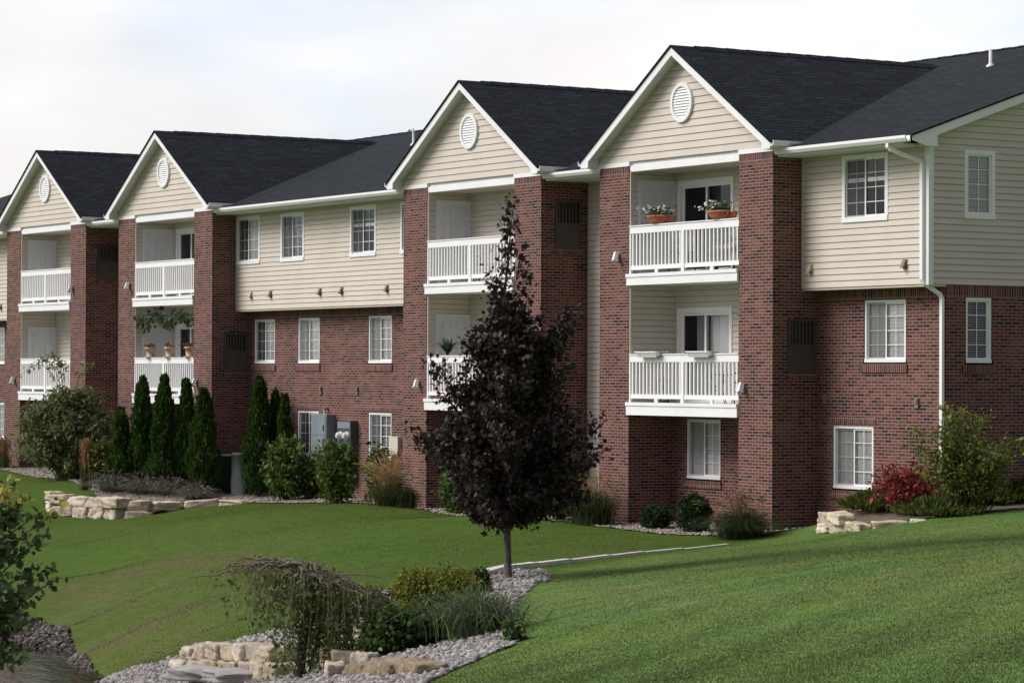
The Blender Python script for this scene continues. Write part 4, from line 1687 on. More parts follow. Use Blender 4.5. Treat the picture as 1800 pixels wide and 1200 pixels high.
# --- security lights on the pier fronts ----------------------------------------------------
for off, x, z in ((0, .69, 5.91), (0, 4.9, 3.32), (-P, .73, 3.34), (-P, 4.91, 5.9), (-Q, .73, 5.9), (-Q, 4.92, 3.32), (-Q-P, 4.88, 5.92), (-Q-P, .64, 3.33)):
    X = off+x
    m = MB()
    m.box(X-.05, X+.05, -.025, .0, z-.055, z+.055)
    m.tube([(X, -.02, z), (X+.02, -.07, z+.02)], .015, 8)
    li = m.build('wall_light', M['meter'], BLD)
    m = MB()
    c = Vector((X+.03, -.10, z+.03))
    dirv = Vector((.35, -.45, -.75)).normalized()
    m.tube([c-dirv*.11, c-dirv*.105, c+dirv*.105, c+dirv*.11], [.05, .062, .062, .055], 4, smooth=False)
    m.build('lamp_head', M['lamp_metal'], li, .006)

# --- dryer vent hoods on the siding and the brick ---------------------------------------------
for k, x in enumerate((-16.95, -15.87, -13.25, -12.15, -9.94, 6.06, 8.77, -33.74)):
    fn = front_upper
    m = MB()
    z = 5.56
    fbox(m, fn, x-.065, x+.065, z-.075, z+.095, .02, -.01)
    m.prism([(.018, z-.05), (.018, z+.08), (.04, z+.08), (.10, z-.035), (.10, z-.06)], lambda a, o, zz: fn(a, zz, o), x-.045, x+.045)
    v = m.build('dryer_vent', M['vent_beige'] if k in (0, 5) else M['vent_tan'], BLD, .003)
    m = MB()
    fbox(m, fn, x-.05, x+.05, z-.058, z-.052, .09, .024)
    m.build('vent_flap', M['louver'], v)
for x, z in ((-13.95, 3.18), (-12.1, 3.18), (5.98, 3.15), (8.62, 3.1)):
    m = MB()
    fbox(m, front_brick, x-.05, x+.05, z-.09, z+.09, .035, -.01)
    fbox(m, front_brick, x-.04, x+.04, z+.0, z+.07, .055, .036)
    m.build('brick_vent', M['vent_tan'], BLD, .004)

# --- electric meters -----------------------------------------------------------------------------
m = MB()
m.box(-13.98, -13.20, YB-.26, YB-.002, .75, 2.60)
mc = m.build('meter_cabinet', M['meter'], BLD, .008)
m = MB()
m.box(-13.93, -13.25, YB-.272, YB-.261, .80, 1.70)
m.box(-13.93, -13.25, YB-.272, YB-.261, 1.72, 2.08)
m.box(-13.93, -13.25, YB-.272, YB-.261, 2.10, 2.55)
m.build('cabinet_door', M['meter'], mc, .004)
m = MB()
m.box(-13.34, -13.30, YB-.29, YB-.273, 2.2, 2.34)
m.box(-13.34, -13.30, YB-.29, YB-.273, 1.85, 1.95)
m.build('cabinet_latch', M['meter_dark'], mc)
m = MB()
m.tube([(-13.6, YB-.1, 2.6), (-13.6, YB-.1, 2.72), (-13.6, YB+.03, 2.76)], .03, 8)
m.build('conduit', M['meter'], mc)
m = MB()
m.box(-12.74, -12.08, YB-.2, YB-.002, 1.0, 2.46)
ms = m.build('meter_stack', M['meter_dark'], BLD, .008)
for r in range(3):
    for c_ in range(2):
        m = MB()
        x, z = -12.58+c_*.33, 2.10-r*.38
        m.tube([(x, YB-.2, z), (x, YB-.235, z)], .10, 16)
        m.tube([(x, YB-.235, z), (x, YB-.30, z), (x, YB-.325, z)], [.085, .08, .05], 16)
        m.build('electric_meter', M['meter_dial'], ms)
m = MB()
m.box(-12.72, -12.10, YB-.212, YB-.2005, 2.28, 2.43)
m.build('meter_header', M['meter'], ms, .003)
m = MB()
m.box(-10.40, -9.98, YB-.10, YB-.002, 1.70, 2.12)
mu_ = m.build('utility_box', M['cream'], BLD, .008)

# ================================================================== THINGS ON THE BALCONIES
def flower_bowl(c, label, seed, s=1.0):
    rg = np.random.default_rng(seed)
    t = thing('flower_bowl', c, label, 'flower pot', 'terracotta bowls on the upper rail')
    m = MB()
    pr = [(.10, 0), (.14, .01), (.20, .07), (.235, .13), (.25, .135), (.25, .165), (.228, .165), (.20, .12)]
    m.lathe(c, [(r*s, z*s) for r, z in pr], 20, 1.25, .62)
    m.build('bowl', M['terracotta'], t)
    m = MB()
    m.lathe((c[0]+.10, c[1]+.17, c[2]-.02), [(r*s*.85, z*s) for r, z in pr], 18, 1.2, .6)
    m.build('bowl', M['terracotta'], t)
    m = MB()
    m.lathe((c[0], c[1], c[2]+.125*s), [(.21*s, 0), (.2*s, .015)], 16, 1.25, .62)
    m.build('soil', M['soil'], t)
    n = 260
    p = np.array(c)+rg.normal(0, 1, (n, 3))*np.array([.17, .075, .05])+np.array([0, 0, .215*s])
    V, F, k = leaves(p, .055, 'oval', rg, -.2)
    np_mesh('foliage', V, F, M['leaf'], t, leaf_cols(n, k, [(.05, .085, .025), (.075, .11, .035), (.035, .06, .02)], rg=rg))
    n = 34
    p = np.array(c)+rg.normal(0, 1, (n, 3))*np.array([.22, .085, .055])+np.array([-.05, -.02, .26*s])
    Vs, Fs = [], []
    for q in range(5):
        V, F, k = leaves(p, .034, 'oval', rg, 0, .6, width=1.5)
        Fs.append(F+len(np.concatenate(Vs)) if Vs else F)
        Vs.append(V)
    V = np.concatenate(Vs)
    np_mesh('blossom', V, np.concatenate(Fs), M['petal'], t, np.tile(np.array([.8, .79, .78]), (len(V), 1)))
    return t


flower_bowl((1.98, .04, 6.551), 'terracotta bowl of white flowers on the top rail before the white door', 31)
flower_bowl((4.02, .04, 6.551), 'terracotta bowl of white flowers on the top rail before the dark glass door', 32)


def planter_box(x, label):
    t = thing('planter_box', (x, -.02, 3.93), label, 'planter box', 'white planter boxes on the lower rail')
    m = MB()
    z1 = 4.045
    y0, y1 = -.15, .13
    a, b_ = .36, .31
    for q in ([(-a, y0, z1), (a, y0, z1), (b_, y0+.04, 3.93), (-b_, y0+.04, 3.93)], [(a, y0, z1), (a, y1, z1), (b_, y1-.02, 4.001), (b_, y0+.04, 3.93)],
              [(-a, y0, z1), (-a, y1, z1), (-b_, y1-.02, 4.001), (-b_, y0+.04, 3.93)], [(-a, y1, z1), (a, y1, z1), (b_, y1-.02, 4.001), (-b_, y1-.02, 4.001)],
              [(-b_, y0+.04, 3.93), (b_, y0+.04, 3.93), (b_, -.015, 3.93), (-b_, -.015, 3.93)]):
        m.poly([(x+p[0], p[1], p[2]) for p in q])
    m.box(x-a-.012, x+a+.012, y0-.012, y0+.012, z1-.022, z1)
    m.box(x-a-.012, x+a+.012, y1-.012, y1+.012, z1-.022, z1)
    for k in range(9):
        xx = x-.28+k*.07
        m.box(xx-.006, xx+.006, y0+.004, y0+.02, 3.965, 4.02)
    m.build('box', M['vinyl'], t)
    m = MB()
    m.box(x-a+.02, x+a-.02, y0+.02, y1-.02, 4.018, 4.03)
    m.build('soil', M['soil'], t)


planter_box(1.85, 'white plastic planter box hooked over the lower rail, left of the railing post')
planter_box(3.58, 'white plastic planter box hooked over the lower rail, right of the railing post')


def clay_pot(x, label, seed):
    rg = np.random.default_rng(seed)
    c = (-Q+x, .05, 4.001)
    t = thing('clay_pot', c, label, 'flower pot', 'small clay pots on the far lower rail')
    m = MB()
    m.lathe(c, [(.12, 0), (.17, .005), (.17, .025), (.10, .03), (.125, .21), (.15, .215), (.15, .27), (.13, .27), (.125, .24)], 16)
    m.build('pot', M['pot_pale'], t)
    V, F, k = leaves(np.array(c)+rg.normal(0, 1, (70, 3))*np.array([.08, .06, .03])+np.array([0, 0, .30]), .06, 'oval', rg, -.2)
    np_mesh('foliage', V, F, M['leaf'], t, leaf_cols(70, k, [(.26, .09, .05), (.2, .12, .06), (.08, .09, .03)], rg=rg))


clay_pot(1.98, 'small pale clay pot, the left one of three on the lower rail behind the arborvitae', 41)
clay_pot(3.18, 'small pale clay pot, the middle one of three on the lower rail behind the arborvitae', 42)
clay_pot(4.40, 'small pale clay pot, the right one of three, beside the brick pier', 43)

# leafy garland under the upper slab of the second bay
rg = np.random.default_rng(51)
t = thing('garland', (-Q+E/2, .08, 5.2), 'leafy green garland swagged under the balcony slab above the three clay pots', 'garland')
m = MB()
xs = np.linspace(W+.1, W+B-.1, 60)
zz = 5.30-.18-.20*np.abs(np.sin((xs-W)*2.1+.4))-.06*np.sin(xs*5)
m.tube([(-Q+a, .07+.02*math.sin(a*9), b_) for a, b_ in zip(xs, zz)], .012, 5)
m.build('vine', M['bark_dark'], t)
idx = rg.integers(0, 60, 620)
p = np.stack([-Q+xs[idx], np.full(620, .07), zz[idx]], -1)+rg.normal(0, 1, (620, 3))*np.array([.07, .05, .085])
V, F, k = leaves(p, .085, 'maple', rg, .3)
np_mesh('foliage', V, F, M['leaf'], t, leaf_cols(620, k, [(.06, .10, .04), (.09, .14, .055), (.045, .075, .05), (.16, .19, .19)], [4, 3, 2, 1], rg))

# potted palm on the third bay's lower balcony
rg = np.random.default_rng(52)
c = np.array([-P+W+.42, .28, 3.04])
t = thing('potted_palm', tuple(c), 'spiky potted palm behind the lower rail beside the dark maple tree', 'potted plant')
m = MB()
m.lathe(tuple(c), [(.13, 0), (.18, .34), (.2, .34), (.2, .38), (.16, .38)], 14)
m.build('pot', M['terracotta'], t)
m = MB()
m.tube([c+np.array([0, 0, .3]), c+np.array([.02, 0, .98])], [.035, .03], 7)
m.build('stem', M['bark'], t)
n = 90
V, F, k = blades(np.tile(c+np.array([.02, 0, .96]), (n, 1)), .50, .035, .95, rg, 4, .5)
np_mesh('frond', V, F, M['blade'], t, leaf_cols(n, k, [(.03, .055, .02), (.05, .085, .03), (.02, .04, .015)], rg=rg))


def patio_chair(c, rz, label, seat_mat, group, wide=.52):
    t = thing('patio_chair', c, label, 'patio chair', group, rz)
    ca, sa = math.cos(rz), math.sin(rz)

    def tr(p):
        return (c[0]+p[0]*ca-p[1]*sa, c[1]+p[0]*sa+p[1]*ca, c[2]+p[2])
    # parts are built in the chair's own frame, so undo the root rotation by modelling locally
    def build(mb, name, mat):
        o = mb.build(name, mat, None, .006)
        o.parent = t
        o.location = (0, 0, 0)
        return o
    h = wide/2
    m = MB()
    for sx in (-1, 1):
        m2 = MB()
        m2.tube([(sx*h, -.24, 0), (sx*h, -.25, .42), (sx*h, -.25, .60)], .014, 6)
        build(m2, 'leg', M['dark_metal'])
        m2 = MB()
        m2.tube([(sx*h, .26, 0), (sx*h, .22, .42), (sx*h, .34, .92)], .014, 6)
        build(m2, 'leg', M['dark_metal'])
        m2 = MB()
        m2.tube([(sx*h, -.27, .60), (sx*h, .05, .62), (sx*h, .27, .61)], .018, 6)
        build(m2, 'armrest', M['dark_metal'])
    m.box(-h, h, -.25, .22, .40, .44)
    build(m, 'seat', M['dark_metal'])
    m = MB()
    for k in range(6):
        x = -h+.04+k*(wide-.08)/5
        m.tube([(x, .22, .44), (x, .335, .91)], .009, 5)
    m.tube([(-h, .34, .92), (h, .34, .92)], .016, 6)
    build(m, 'backrest', M['dark_metal'])
    if seat_mat:
        m = MB()
        m.box(-h+.03, h-.03, -.24, .20, .442, .52)
        build(m, 'seat_cushion', seat_mat)
        m = MB()
        m.prism([(.17, .50), (.27, .92), (.33, .905), (.23, .49)], lambda a, y, z: (a, y, z), -h+.03, h-.03)
        build(m, 'back_cushion', seat_mat)
    return t


zf1, zf0 = LV[1][0]-.018, LV[0][0]-.018
patio_chair((2.0, .62, zf1), R(55), 'metal patio chair with patterned cushions on the nearest top balcony, by the white door', M['cushion'], 'patio chairs on the balconies')
patio_chair((3.75, .60, zf1), R(-10), 'wide metal patio seat with patterned cushions on the nearest top balcony, by the glass door', M['cushion'], 'patio chairs on the balconies', .95)
patio_chair((4.30, .62, zf0), R(-60), 'black metal patio chair on the lower right balcony, beside the brick pier', None, 'patio chairs on the balconies')
patio_chair((-P+2.6, .62, zf1), R(40), 'black metal patio chair behind the maple top, nearer the white door', None, 'patio chairs on the balconies')
patio_chair((-P+3.95, .60, zf1), R(-40), 'black metal patio chair behind the maple top, beside the brick pier', None, 'patio chairs on the balconies')

c = (3.45, .5, zf0)
t = thing('patio_table', c, 'small black round patio table behind the lower right railing', 'patio table')
m = MB()
m.lathe((c[0], c[1], c[2]+.56), [(.28, 0), (.285, .012), (.28, .025)], 20)
m.build('table_top', M['dark_metal'], t)
for k in range(3):
    a = k*2.094
    m = MB()
    m.tube([(c[0]+.22*math.cos(a), c[1]+.22*math.sin(a), c[2]), (c[0]+.06*math.cos(a), c[1]+.06*math.sin(a), c[2]+.3), (c[0]+.18*math.cos(a), c[1]+.18*math.sin(a), c[2]+.56)], .011, 6)
    m.build('leg', M['dark_metal'], t)
c = (1.62, .42, zf0)
t = thing('garden_lantern', c, 'dark metal lantern standing behind the lower right railing, near the left pier', 'lantern')
m = MB()
m.box(c[0]-.10, c[0]+.10, c[1]-.10, c[1]+.10, c[2], c[2]+.05)
m.build('base', M['dark_metal'], t, .005)
m = MB()
for sx in (-1, 1):
    for sy in (-1, 1):
        m.box(c[0]+sx*.085-.01, c[0]+sx*.085+.01, c[1]+sy*.085-.01, c[1]+sy*.085+.01, c[2]+.05, c[2]+.42)
m.build('frame', M['dark_metal'], t)
m = MB()
m.lathe((c[0], c[1], c[2]+.42), [(.15, 0), (.11, .05), (.04, .10), (.02, .14)], 4)
m.build('roof', M['dark_metal'], t)
m = MB()
m.lathe((c[0], c[1], c[2]+.05), [(.035, 0), (.035, .16)], 10)
m.build('candle', M['cream'], t)

# ---- hanging plant behind the flower bowls
soft_shrub('balcony_plant', (3.0, .72, zf1), (.34, .24, 1.25), 'leafy green plant standing before the dark glass door on the top right balcony', 'potted plant', None,
           [(.035, .06, .02), (.06, .085, .03)], 55, .08, 'oval', 26, 14, .07, None, 4)

# ---- ground equipment between the arborvitae
c = gp(419, 871)
t = thing('utility_pedestal', tuple(c), 'grey green round plastic utility pedestal between two arborvitae', 'utility pedestal')
m = MB()
m.lathe(tuple(c), [(.19, -.1), (.19, .45), (.175, .46), (.175, 1.0), (.185, 1.0), (.185, 1.05), (.15, 1.08)], 20)
m.build('pedestal_body', M['pedestal'], t)
c = gp(397, 867)
t = thing('air_conditioner', tuple(c), 'dark green boxy air conditioner unit on the gravel beside the grey pedestal', 'air conditioner')
m = MB()
m.box(c[0]-.42, c[0]+.42, c[1]-.42, c[1]+.42, c[2], c[2]+.95)
b_ = m.build('casing', M['condenser'], t, .02)
m = MB()
m.box(c[0]-.44, c[0]+.44, c[1]-.44, c[1]+.44, c[2]+.951, c[2]+.985)
m.build('top_cover', M['pedestal'], t, .01)
m = MB()
for k in range(14):
    z = c[2]+.1+k*.058
    m.box(c[0]-.37, c[0]+.37, c[1]-.432, c[1]-.421, z, z+.018)
m.build('side_grille', M['meter_dark'], t)

# ================================================================== STONE WALLS


def stone_wall(name, path, courses, label, ssize, seed, depth=.42, group=None, base_drop=.04, tone=1.0, sink=0.0):
    rg = random.Random(seed)
    P_ = [np.array(p, float) for p in path]
    seg = [np.linalg.norm(b-a) for a, b in zip(P_[:-1], P_[1:])]
    L = sum(seg)
    c0 = P_[0]
    t = thing(name, (c0[0], c0[1], float(H(c0[0], c0[1]))), label, 'stone wall', group)

    def at(s):
        for (a, b), l in zip(zip(P_[:-1], P_[1:]), seg):
            if s <= l:
                q = a+(b-a)*s/l
                return q, math.atan2(b[1]-a[1], b[0]-a[0])
            s -= l
        return P_[-1], math.atan2(P_[-1][1]-P_[-2][1], P_[-1][0]-P_[-2][0])
    k = 0
    for ci, (h, s0, s1) in enumerate(courses):
        s = s0*L+rg.uniform(0, .1)
        while s < s1*L-.1:
            l = min(rg.uniform(*ssize), s1*L-s+.1)
            q, a = at(s+l/2)
            zb = float(H(q[0], q[1]))-base_drop-sink*min(1, max(0, (s/L-.42)/.3))+sum(cc[0] for cc in courses[:ci])*.93
            hh = h*rg.uniform(.9, 1.1)
            st = stone('stone', (q[0]+rg.uniform(-.05, .05)-ci*.04*math.sin(a), q[1]+rg.uniform(-.05, .05)+ci*.04*math.cos(a), zb+hh/2), (l*.90, depth*rg.uniform(.85, 1.15), hh*.94), a+rg.uniform(-.07, .07), seed*50+k, t, tone)
            k += 1
            s += l*.97
    return t


pw = [gp(u, v)[:2] for u, v in [(88, 893), (102, 903), (150, 909), (210, 910), (262, 904), (300, 896), (370, 888), (442, 884)]]
stone_wall('stone_wall', pw, [(.30, 0, .62), (.26, .0, 1.0)], 'long pale limestone block wall curving round the planting bed below the arborvitae', (.55, .95), 3, .42, sink=.36)
pw = [gp(u, v)[:2] for u, v in [(1443, 934), (1475, 934), (1530, 929), (1580, 920), (1620, 914)]]
stone_wall('stone_wall', pw, [(.19, 0, 1.0), (.19, .0, .42)], 'short low pale limestone wall at the right brick pier corner', (.38, .75), 5, .36, sink=.10)
pw = [gp(u, v)[:2] for u, v in [(1720, 884), (1760, 882), (1830, 880)]]
stone_wall('stone_wall', pw, [(.30, 0, 1), (.3, 0, 1)], 'mossy limestone block wall behind the loose yellow green bush at the right edge', (.5, .8), 8, .45)
pw = [gp(u, v)[:2] for u, v in [(318, 1182), (372, 1180), (430, 1182), (500, 1190)]]
stone_wall('stone_wall', pw, [(.205, 0, 1.0), (.205, .05, .95)], 'stacked tan limestone blocks by the creek left of the weeping tree', (.40, .60), 11, .38, tone=.74)
pw = [gp(u, v)[:2] for u, v in [(596, 1197), (640, 1187), (690, 1184), (752, 1188)]]
stone_wall('stone_wall', pw, [(.17, .0, 1.0)], 'row of long mossy tan boulders along the gravel at the foreground lawn edge', (.42, .75), 14, .3, tone=(.44, .41, .36))

# small cascade of boulders right of the weeping tree
cb = gp(598, 1150)
t = thing('waterfall_rocks', tuple(cb), 'heap of pale boulders and upright rock chips behind the weeping tree trunk', 'boulders')
rg = random.Random(4)
for k, (u, v, s) in enumerate([(585, 1130, .5), (615, 1128, .45), (600, 1150, .55), (635, 1142, .4), (575, 1165, .5), (610, 1172, .5), (640, 1168, .42), (590, 1190, .5), (655, 1120, .3), (560, 1140, .35), (628, 1108, .32), (645, 1098, .25)]):
    g = gp(u, v)
    s *= .62
    stone('boulder', (g[0], g[1], g[2]+s*.2), (s, s*.7, s*rg.uniform(.5, 1.0)), rg.uniform(0, 3), 700+k, t, .85)
m = MB()
c = gp(400, 1196)
t = thing('flagstone_slab', tuple(c), 'flat grey flagstone slab in the bottom foreground below the tan blocks', 'flagstone')
for k, (u, v) in enumerate([(370, 1193), (430, 1196)]):
    g = gp(u, v)
    V, F, col = stone_arrays((g[0], g[1], g[2]+.07), (.85, .7, .14), .4+k, 900+k)
    np_mesh('slab', V, F, M['flagstone'], t, None, True)

# concrete edging along the swale
pw = [gp(u, v)[:2] for u, v in [(842, 1016), (870, 1007), (900, 1001), (940, 996), (1000, 989), (1070, 980), (1130, 973), (1200, 966), (1280, 957)]]
t = thing('edging_strip', ground(*pw[0]), 'narrow pale concrete edging strip running across the lawn to the maple tree', 'lawn edging')
for k, (a, b_) in enumerate(zip(pw[:-1], pw[1:])):
    d = (b_-a)/np.linalg.norm(b_-a)
    n_ = np.array([-d[1], d[0]])*(.09, .085, .08, .07, .06, .05, .045, .04)[k]
    up_ = (.09, .09, .08, .07, .055, .045, .035, .02)[k]
    b2 = b_-d*.012
    za, zb = H(*a), H(*b2)
    m = MB()
    lo = [(*(a-n_), za-.1), (*(b2-n_), zb-.1), (*(b2+n_), zb-.1), (*(a+n_), za-.1)]
    hi = [(*(a-n_), za+up_), (*(b2-n_), zb+up_), (*(b2+n_), zb+up_), (*(a+n_), za+up_)]
    m.poly(hi)
    for i in range(4):
        m.poly([lo[i], lo[(i+1) % 4], hi[(i+1) % 4], hi[i]])
    m.build('edging_block', M['edging'], t, .01)

# ================================================================== PLANTS
GREEN = [(.045, .085, .018), (.065, .11, .025), (.03, .06, .014), (.085, .13, .03)]


def arborvitae(c, h, w, seed, label):
    rg = np.random.default_rng(seed)
    c = np.array(c, float)
    t = thing('arborvitae', tuple(c), label, 'conifer', 'columnar arborvitae in front of the brick')
    n = int(5200*h/2.7)
    z = rg.random(n)**.9
    lobes = 1+.13*np.sin(rg.uniform(0, 6.28)+z*23)+.0
    prof = np.minimum(1, (1-z)**.62*1.18)*np.minimum(1, .62+z*2.2)
    a = rg.uniform(0, 6.283, n)
    rad = w/2*prof*lobes*(1+.14*np.sin(3*a+z*9+seed)+.09*np.sin(7*a-z*17))*(.55+.45*rg.random(n)**.35)
    P_ = np.stack([c[0]+rad*np.cos(a), c[1]+rad*np.sin(a), c[2]+.03+z*h*.97], -1)
    ax = np.stack([np.cos(a)*.35, np.sin(a)*.35, np.full(n, 1.0)], -1)
    V, F, k = leaves(P_, .105, 'oval', rg, 0, .0, .35, .75, ax, .75)
    np_mesh('foliage', V, F, M['leaf'], t, leaf_cols(n, k, [(.036, .082, .015), (.055, .108, .020), (.026, .060, .012), (.08, .13, .026)], [4, 3, 3, 1], rg, .2))
    m = MB()
    m.tube([c-np.array([0, 0, .05]), c+np.array([0, 0, h*.5]), c+np.array([.0, 0, h*.93])], [.05, .03, .008], 6)
    m.build('trunk', M['bark_dark'], t)
    return t


def at_wall(u, v, Y):
    d = ray(u, v)
    p = CAM+d*((Y-CAM[1])/d[1])
    return p


def base_at(u, v, Y):
    p = gp(u, v)
    if p[1] > YB-.3:
        q = at_wall(u, v, YB-.5)
        p = np.array(ground(q[0], YB-.5))
    return p


ARB = [(213, 720, 858, 38, -1.5, 'shortest arborvitae, at the left end of the row beside the leafy bush'),
       (250, 664, 858, 44, -1.4, 'tall arborvitae, second from the left in the row of five'),
       (288, 660, 864, 46, -1.5, 'arborvitae in the middle of the row of five before the clay pots'),
       (327, 668, 866, 36, -1.2, 'slim arborvitae, fourth in the row, tucked behind its wider neighbour'),
       (357, 684, 872, 52, -1.6, 'widest arborvitae, at the right end of the row of five beside the air conditioner'),
       (455, 662, 874, 50, -1.1, 'tall arborvitae just right of the grey utility pedestal'),
       (484, 688, 872, 30, -.5, 'slim arborvitae close to the brick wall, left of a twin'),
       (500, 696, 872, 28, -.4, 'slim arborvitae close to the brick wall, right of its twin and behind the leafy shrub')]
for k, (u, v0, v1, w, Y, lab) in enumerate(ARB):
    g = base_at(u, v1, Y)
    D = depth_of(g)
    top = at_depth(u, v0, D)
    arborvitae(g, top[2]-g[2], w/FPX*D*1.12, 200+k, lab)


def shrub_px(name, u, v0, v1, wpx, Y, label, cat, group, cols, seed, **kw):
    g = base_at(u, v1, Y)
    D = depth_of(g)
    h = at_depth(u, v0, D)[2]-g[2]
    return soft_shrub(name, g, (wpx/2/FPX*D, wpx/2/FPX*D*.8, h), label, cat, group, cols, seed, **kw)


LEAFY = [(.065, .12, .022), (.095, .155, .032), (.045, .085, .018), (.14, .195, .042)]
shrub_px('leafy_shrub', 502, 768, 880, 88, -.35, 'leafy green shrub right of the tall arborvitae, against the brick', 'shrub', 'leafy shrubs along the brick wall', LEAFY, 301, leaf=.10, ncl=120, nper=26, spread=.09, stems=12)
shrub_px('leafy_shrub', 592, 776, 884, 76, -.25, 'leafy green shrub in front of the grey electric cabinet', 'shrub', 'leafy shrubs along the brick wall', LEAFY, 302, leaf=.10, ncl=100, nper=26, spread=.09, stems=12)
shrub_px('leafy_shrub', 546, 800, 872, 50, .35, 'dark green shrub half hidden between the two leafy shrubs', 'shrub', 'leafy shrubs along the brick wall', LEAFY[:3], 303, leaf=.10, ncl=50, nper=26, spread=.09)
shrub_px('leafy_shrub', 662, 772, 884, 42, .25, 'thin upright leafy shrub behind the tan plume grass', 'shrub', 'leafy shrubs along the brick wall', LEAFY, 304, leaf=.10, ncl=44, nper=20, spread=.08, stems=9)
shrub_px('yellow_shrub', 180, 772, 856, 42, -1.7, 'yellow green shrub between the airy bush and the first arborvitae', 'shrub', None, [(.12, .14, .03), (.09, .12, .028), (.16, .15, .035), (.055, .08, .02)], 305, leaf=.10, ncl=60, nper=22, spread=.09)
# shrubs half hidden by the maple
shrub_px('leafy_shrub', 805, 800, 905, 70, -.6, 'dark shrub behind the left side of the maple crown', 'shrub', 'leafy shrubs along the brick wall', LEAFY[:3], 306, leaf=.09, ncl=90, nper=24, spread=.09)
shrub_px('leafy_shrub', 985, 800, 915, 70, -.9, 'mottled yellow green shrub behind the right side of the maple crown', 'shrub', 'leafy shrubs along the brick wall', [(.09, .12, .03), (.12, .15, .05), (.05, .08, .02)], 307, leaf=.09, ncl=90, nper=24, spread=.09)
# clipped balls
BOX = [(.022, .05, .012), (.032, .066, .015), (.016, .036, .01)]
shrub_px('boxwood_ball', 1152, 890, 930, 56, -.75, 'low wide clipped boxwood in the gravel under the balcony, the left of two', 'shrub', 'clipped boxwoods', BOX, 311, leaf=.045, ncl=200, nper=30, spread=.035, shell=.72)
shrub_px('boxwood_ball', 1220, 872, 936, 64, -.75, 'round clipped boxwood in the gravel under the balcony, the taller one beside the tan grass', 'shrub', 'clipped boxwoods', BOX, 312, leaf=.045, ncl=260, nper=30, spread=.035, shell=.75)


def plume_grass(c, h, w, label, seed, plume=.4, n=900, np_=160, group='ornamental grass clumps', upright=.5, cols=None, pcols=None, bw=.011):
    rg = np.random.default_rng(seed)
    c = np.array(c, float)
    t = thing('ornamental_grass', tuple(c), label, 'ornamental grass', group)
    n = int(n*1.7)
    base = c+np.concatenate([rg.normal(0, w*.16, (n, 2)), np.full((n, 1), -.01)], 1)
    V, F, k = blades(base, h*(1-plume*.5), bw, upright*w/h*1.6, rg, 5, 1.1)
    np_mesh('blades', V, F, M['blade'], t, leaf_cols(n, k, cols or [(.05, .075, .022), (.07, .10, .03), (.1, .11, .04), (.035, .055, .018)], rg=rg))
    if np_:
        base = c+np.concatenate([rg.normal(0, w*.13, (np_, 2)), np.full((np_, 1), -.01)], 1)
        st, Fs, k2 = blades(base, h*.98, .008, upright*w/h*.75, rg, 5, 1.0)
        Vb = st.reshape(np_, -1, 3)
        tip = Vb[:, -1]
        mid = Vb[:, -4]
        m_ = 12
        tt = rg.random((np_, m_))
        pp = (mid[:, None]+(tip-mid)[:, None]*tt[:, :, None]).reshape(-1, 3)+rg.normal(0, .008, (np_*m_, 3))
        ax = np.repeat((tip-mid)/np.linalg.norm(tip-mid, axis=1)[:, None], m_, 0)
        V2, F2, k3 = leaves(pp, .075, 'diamond', rg, 0, 0, .3, .28, ax, .88)
        pc = pcols or [(.36, .23, .11), (.42, .29, .15), (.28, .18, .09)]
        np_mesh('stems', st, Fs, M['blade'], t, leaf_cols(np_, k2, pc, rg=rg))
        np_mesh('plumes', V2, F2, M['petal'], t, leaf_cols(len(pp), k3, pc, rg=rg))
    return t


def grass_px(u, v0, v1, wpx, Y, label, seed, **kw):
    g = base_at(u, v1, Y)
    D = depth_of(g)
    h = at_depth(u, v0, D)[2]-g[2]
    return plume_grass(g, h, wpx/FPX*D, label, seed, **kw)


grass_px(1303, 852, 945, 100, -1.0, 'broad dark green grass mound with faint tan plumes at the right balcony pier', 401, plume=.55, n=1500, np_=130, upright=.75, cols=[(.03, .05, .018), (.045, .07, .022), (.06, .085, .03)], pcols=[(.2, .13, .075), (.26, .17, .1)])
grass_px(1040, 822, 922, 84, -.8, 'green grass mound with a few tan plumes at the left pier of the nearest bay', 402, plume=.45, n=1300, np_=110, upright=.7, cols=[(.04, .06, .02), (.06, .085, .028), (.09, .11, .04)], pcols=[(.3, .2, .1), (.36, .25, .13)])
grass_px(690, 790, 888, 80, -.8, 'tall grass clump with dense golden tan plumes against the brick beside the cream box', 403, plume=.75, n=800, np_=420, upright=.8, pcols=[(.46, .33, .18), (.52, .39, .22), (.38, .26, .14)])
grass_px(722, 830, 892, 50, -.9, 'low dark green grass mound right of the golden plume grass', 404, plume=.2, n=700, np_=0, upright=.8, cols=[(.03, .045, .018), (.045, .06, .022)])
grass_px(151, 776, 860, 24, -2.9, 'narrow column of orange tan reed grass in front of the airy bush', 405, plume=.8, n=260, np_=300, upright=.3, pcols=[(.40, .24, .11), (.45, .29, .14), (.34, .2, .09)])
grass_px(4, 765, 822, 36, -1.4, 'small tan reed grass at the far left edge by the brick', 406, plume=.7, n=300, np_=180, upright=.4)

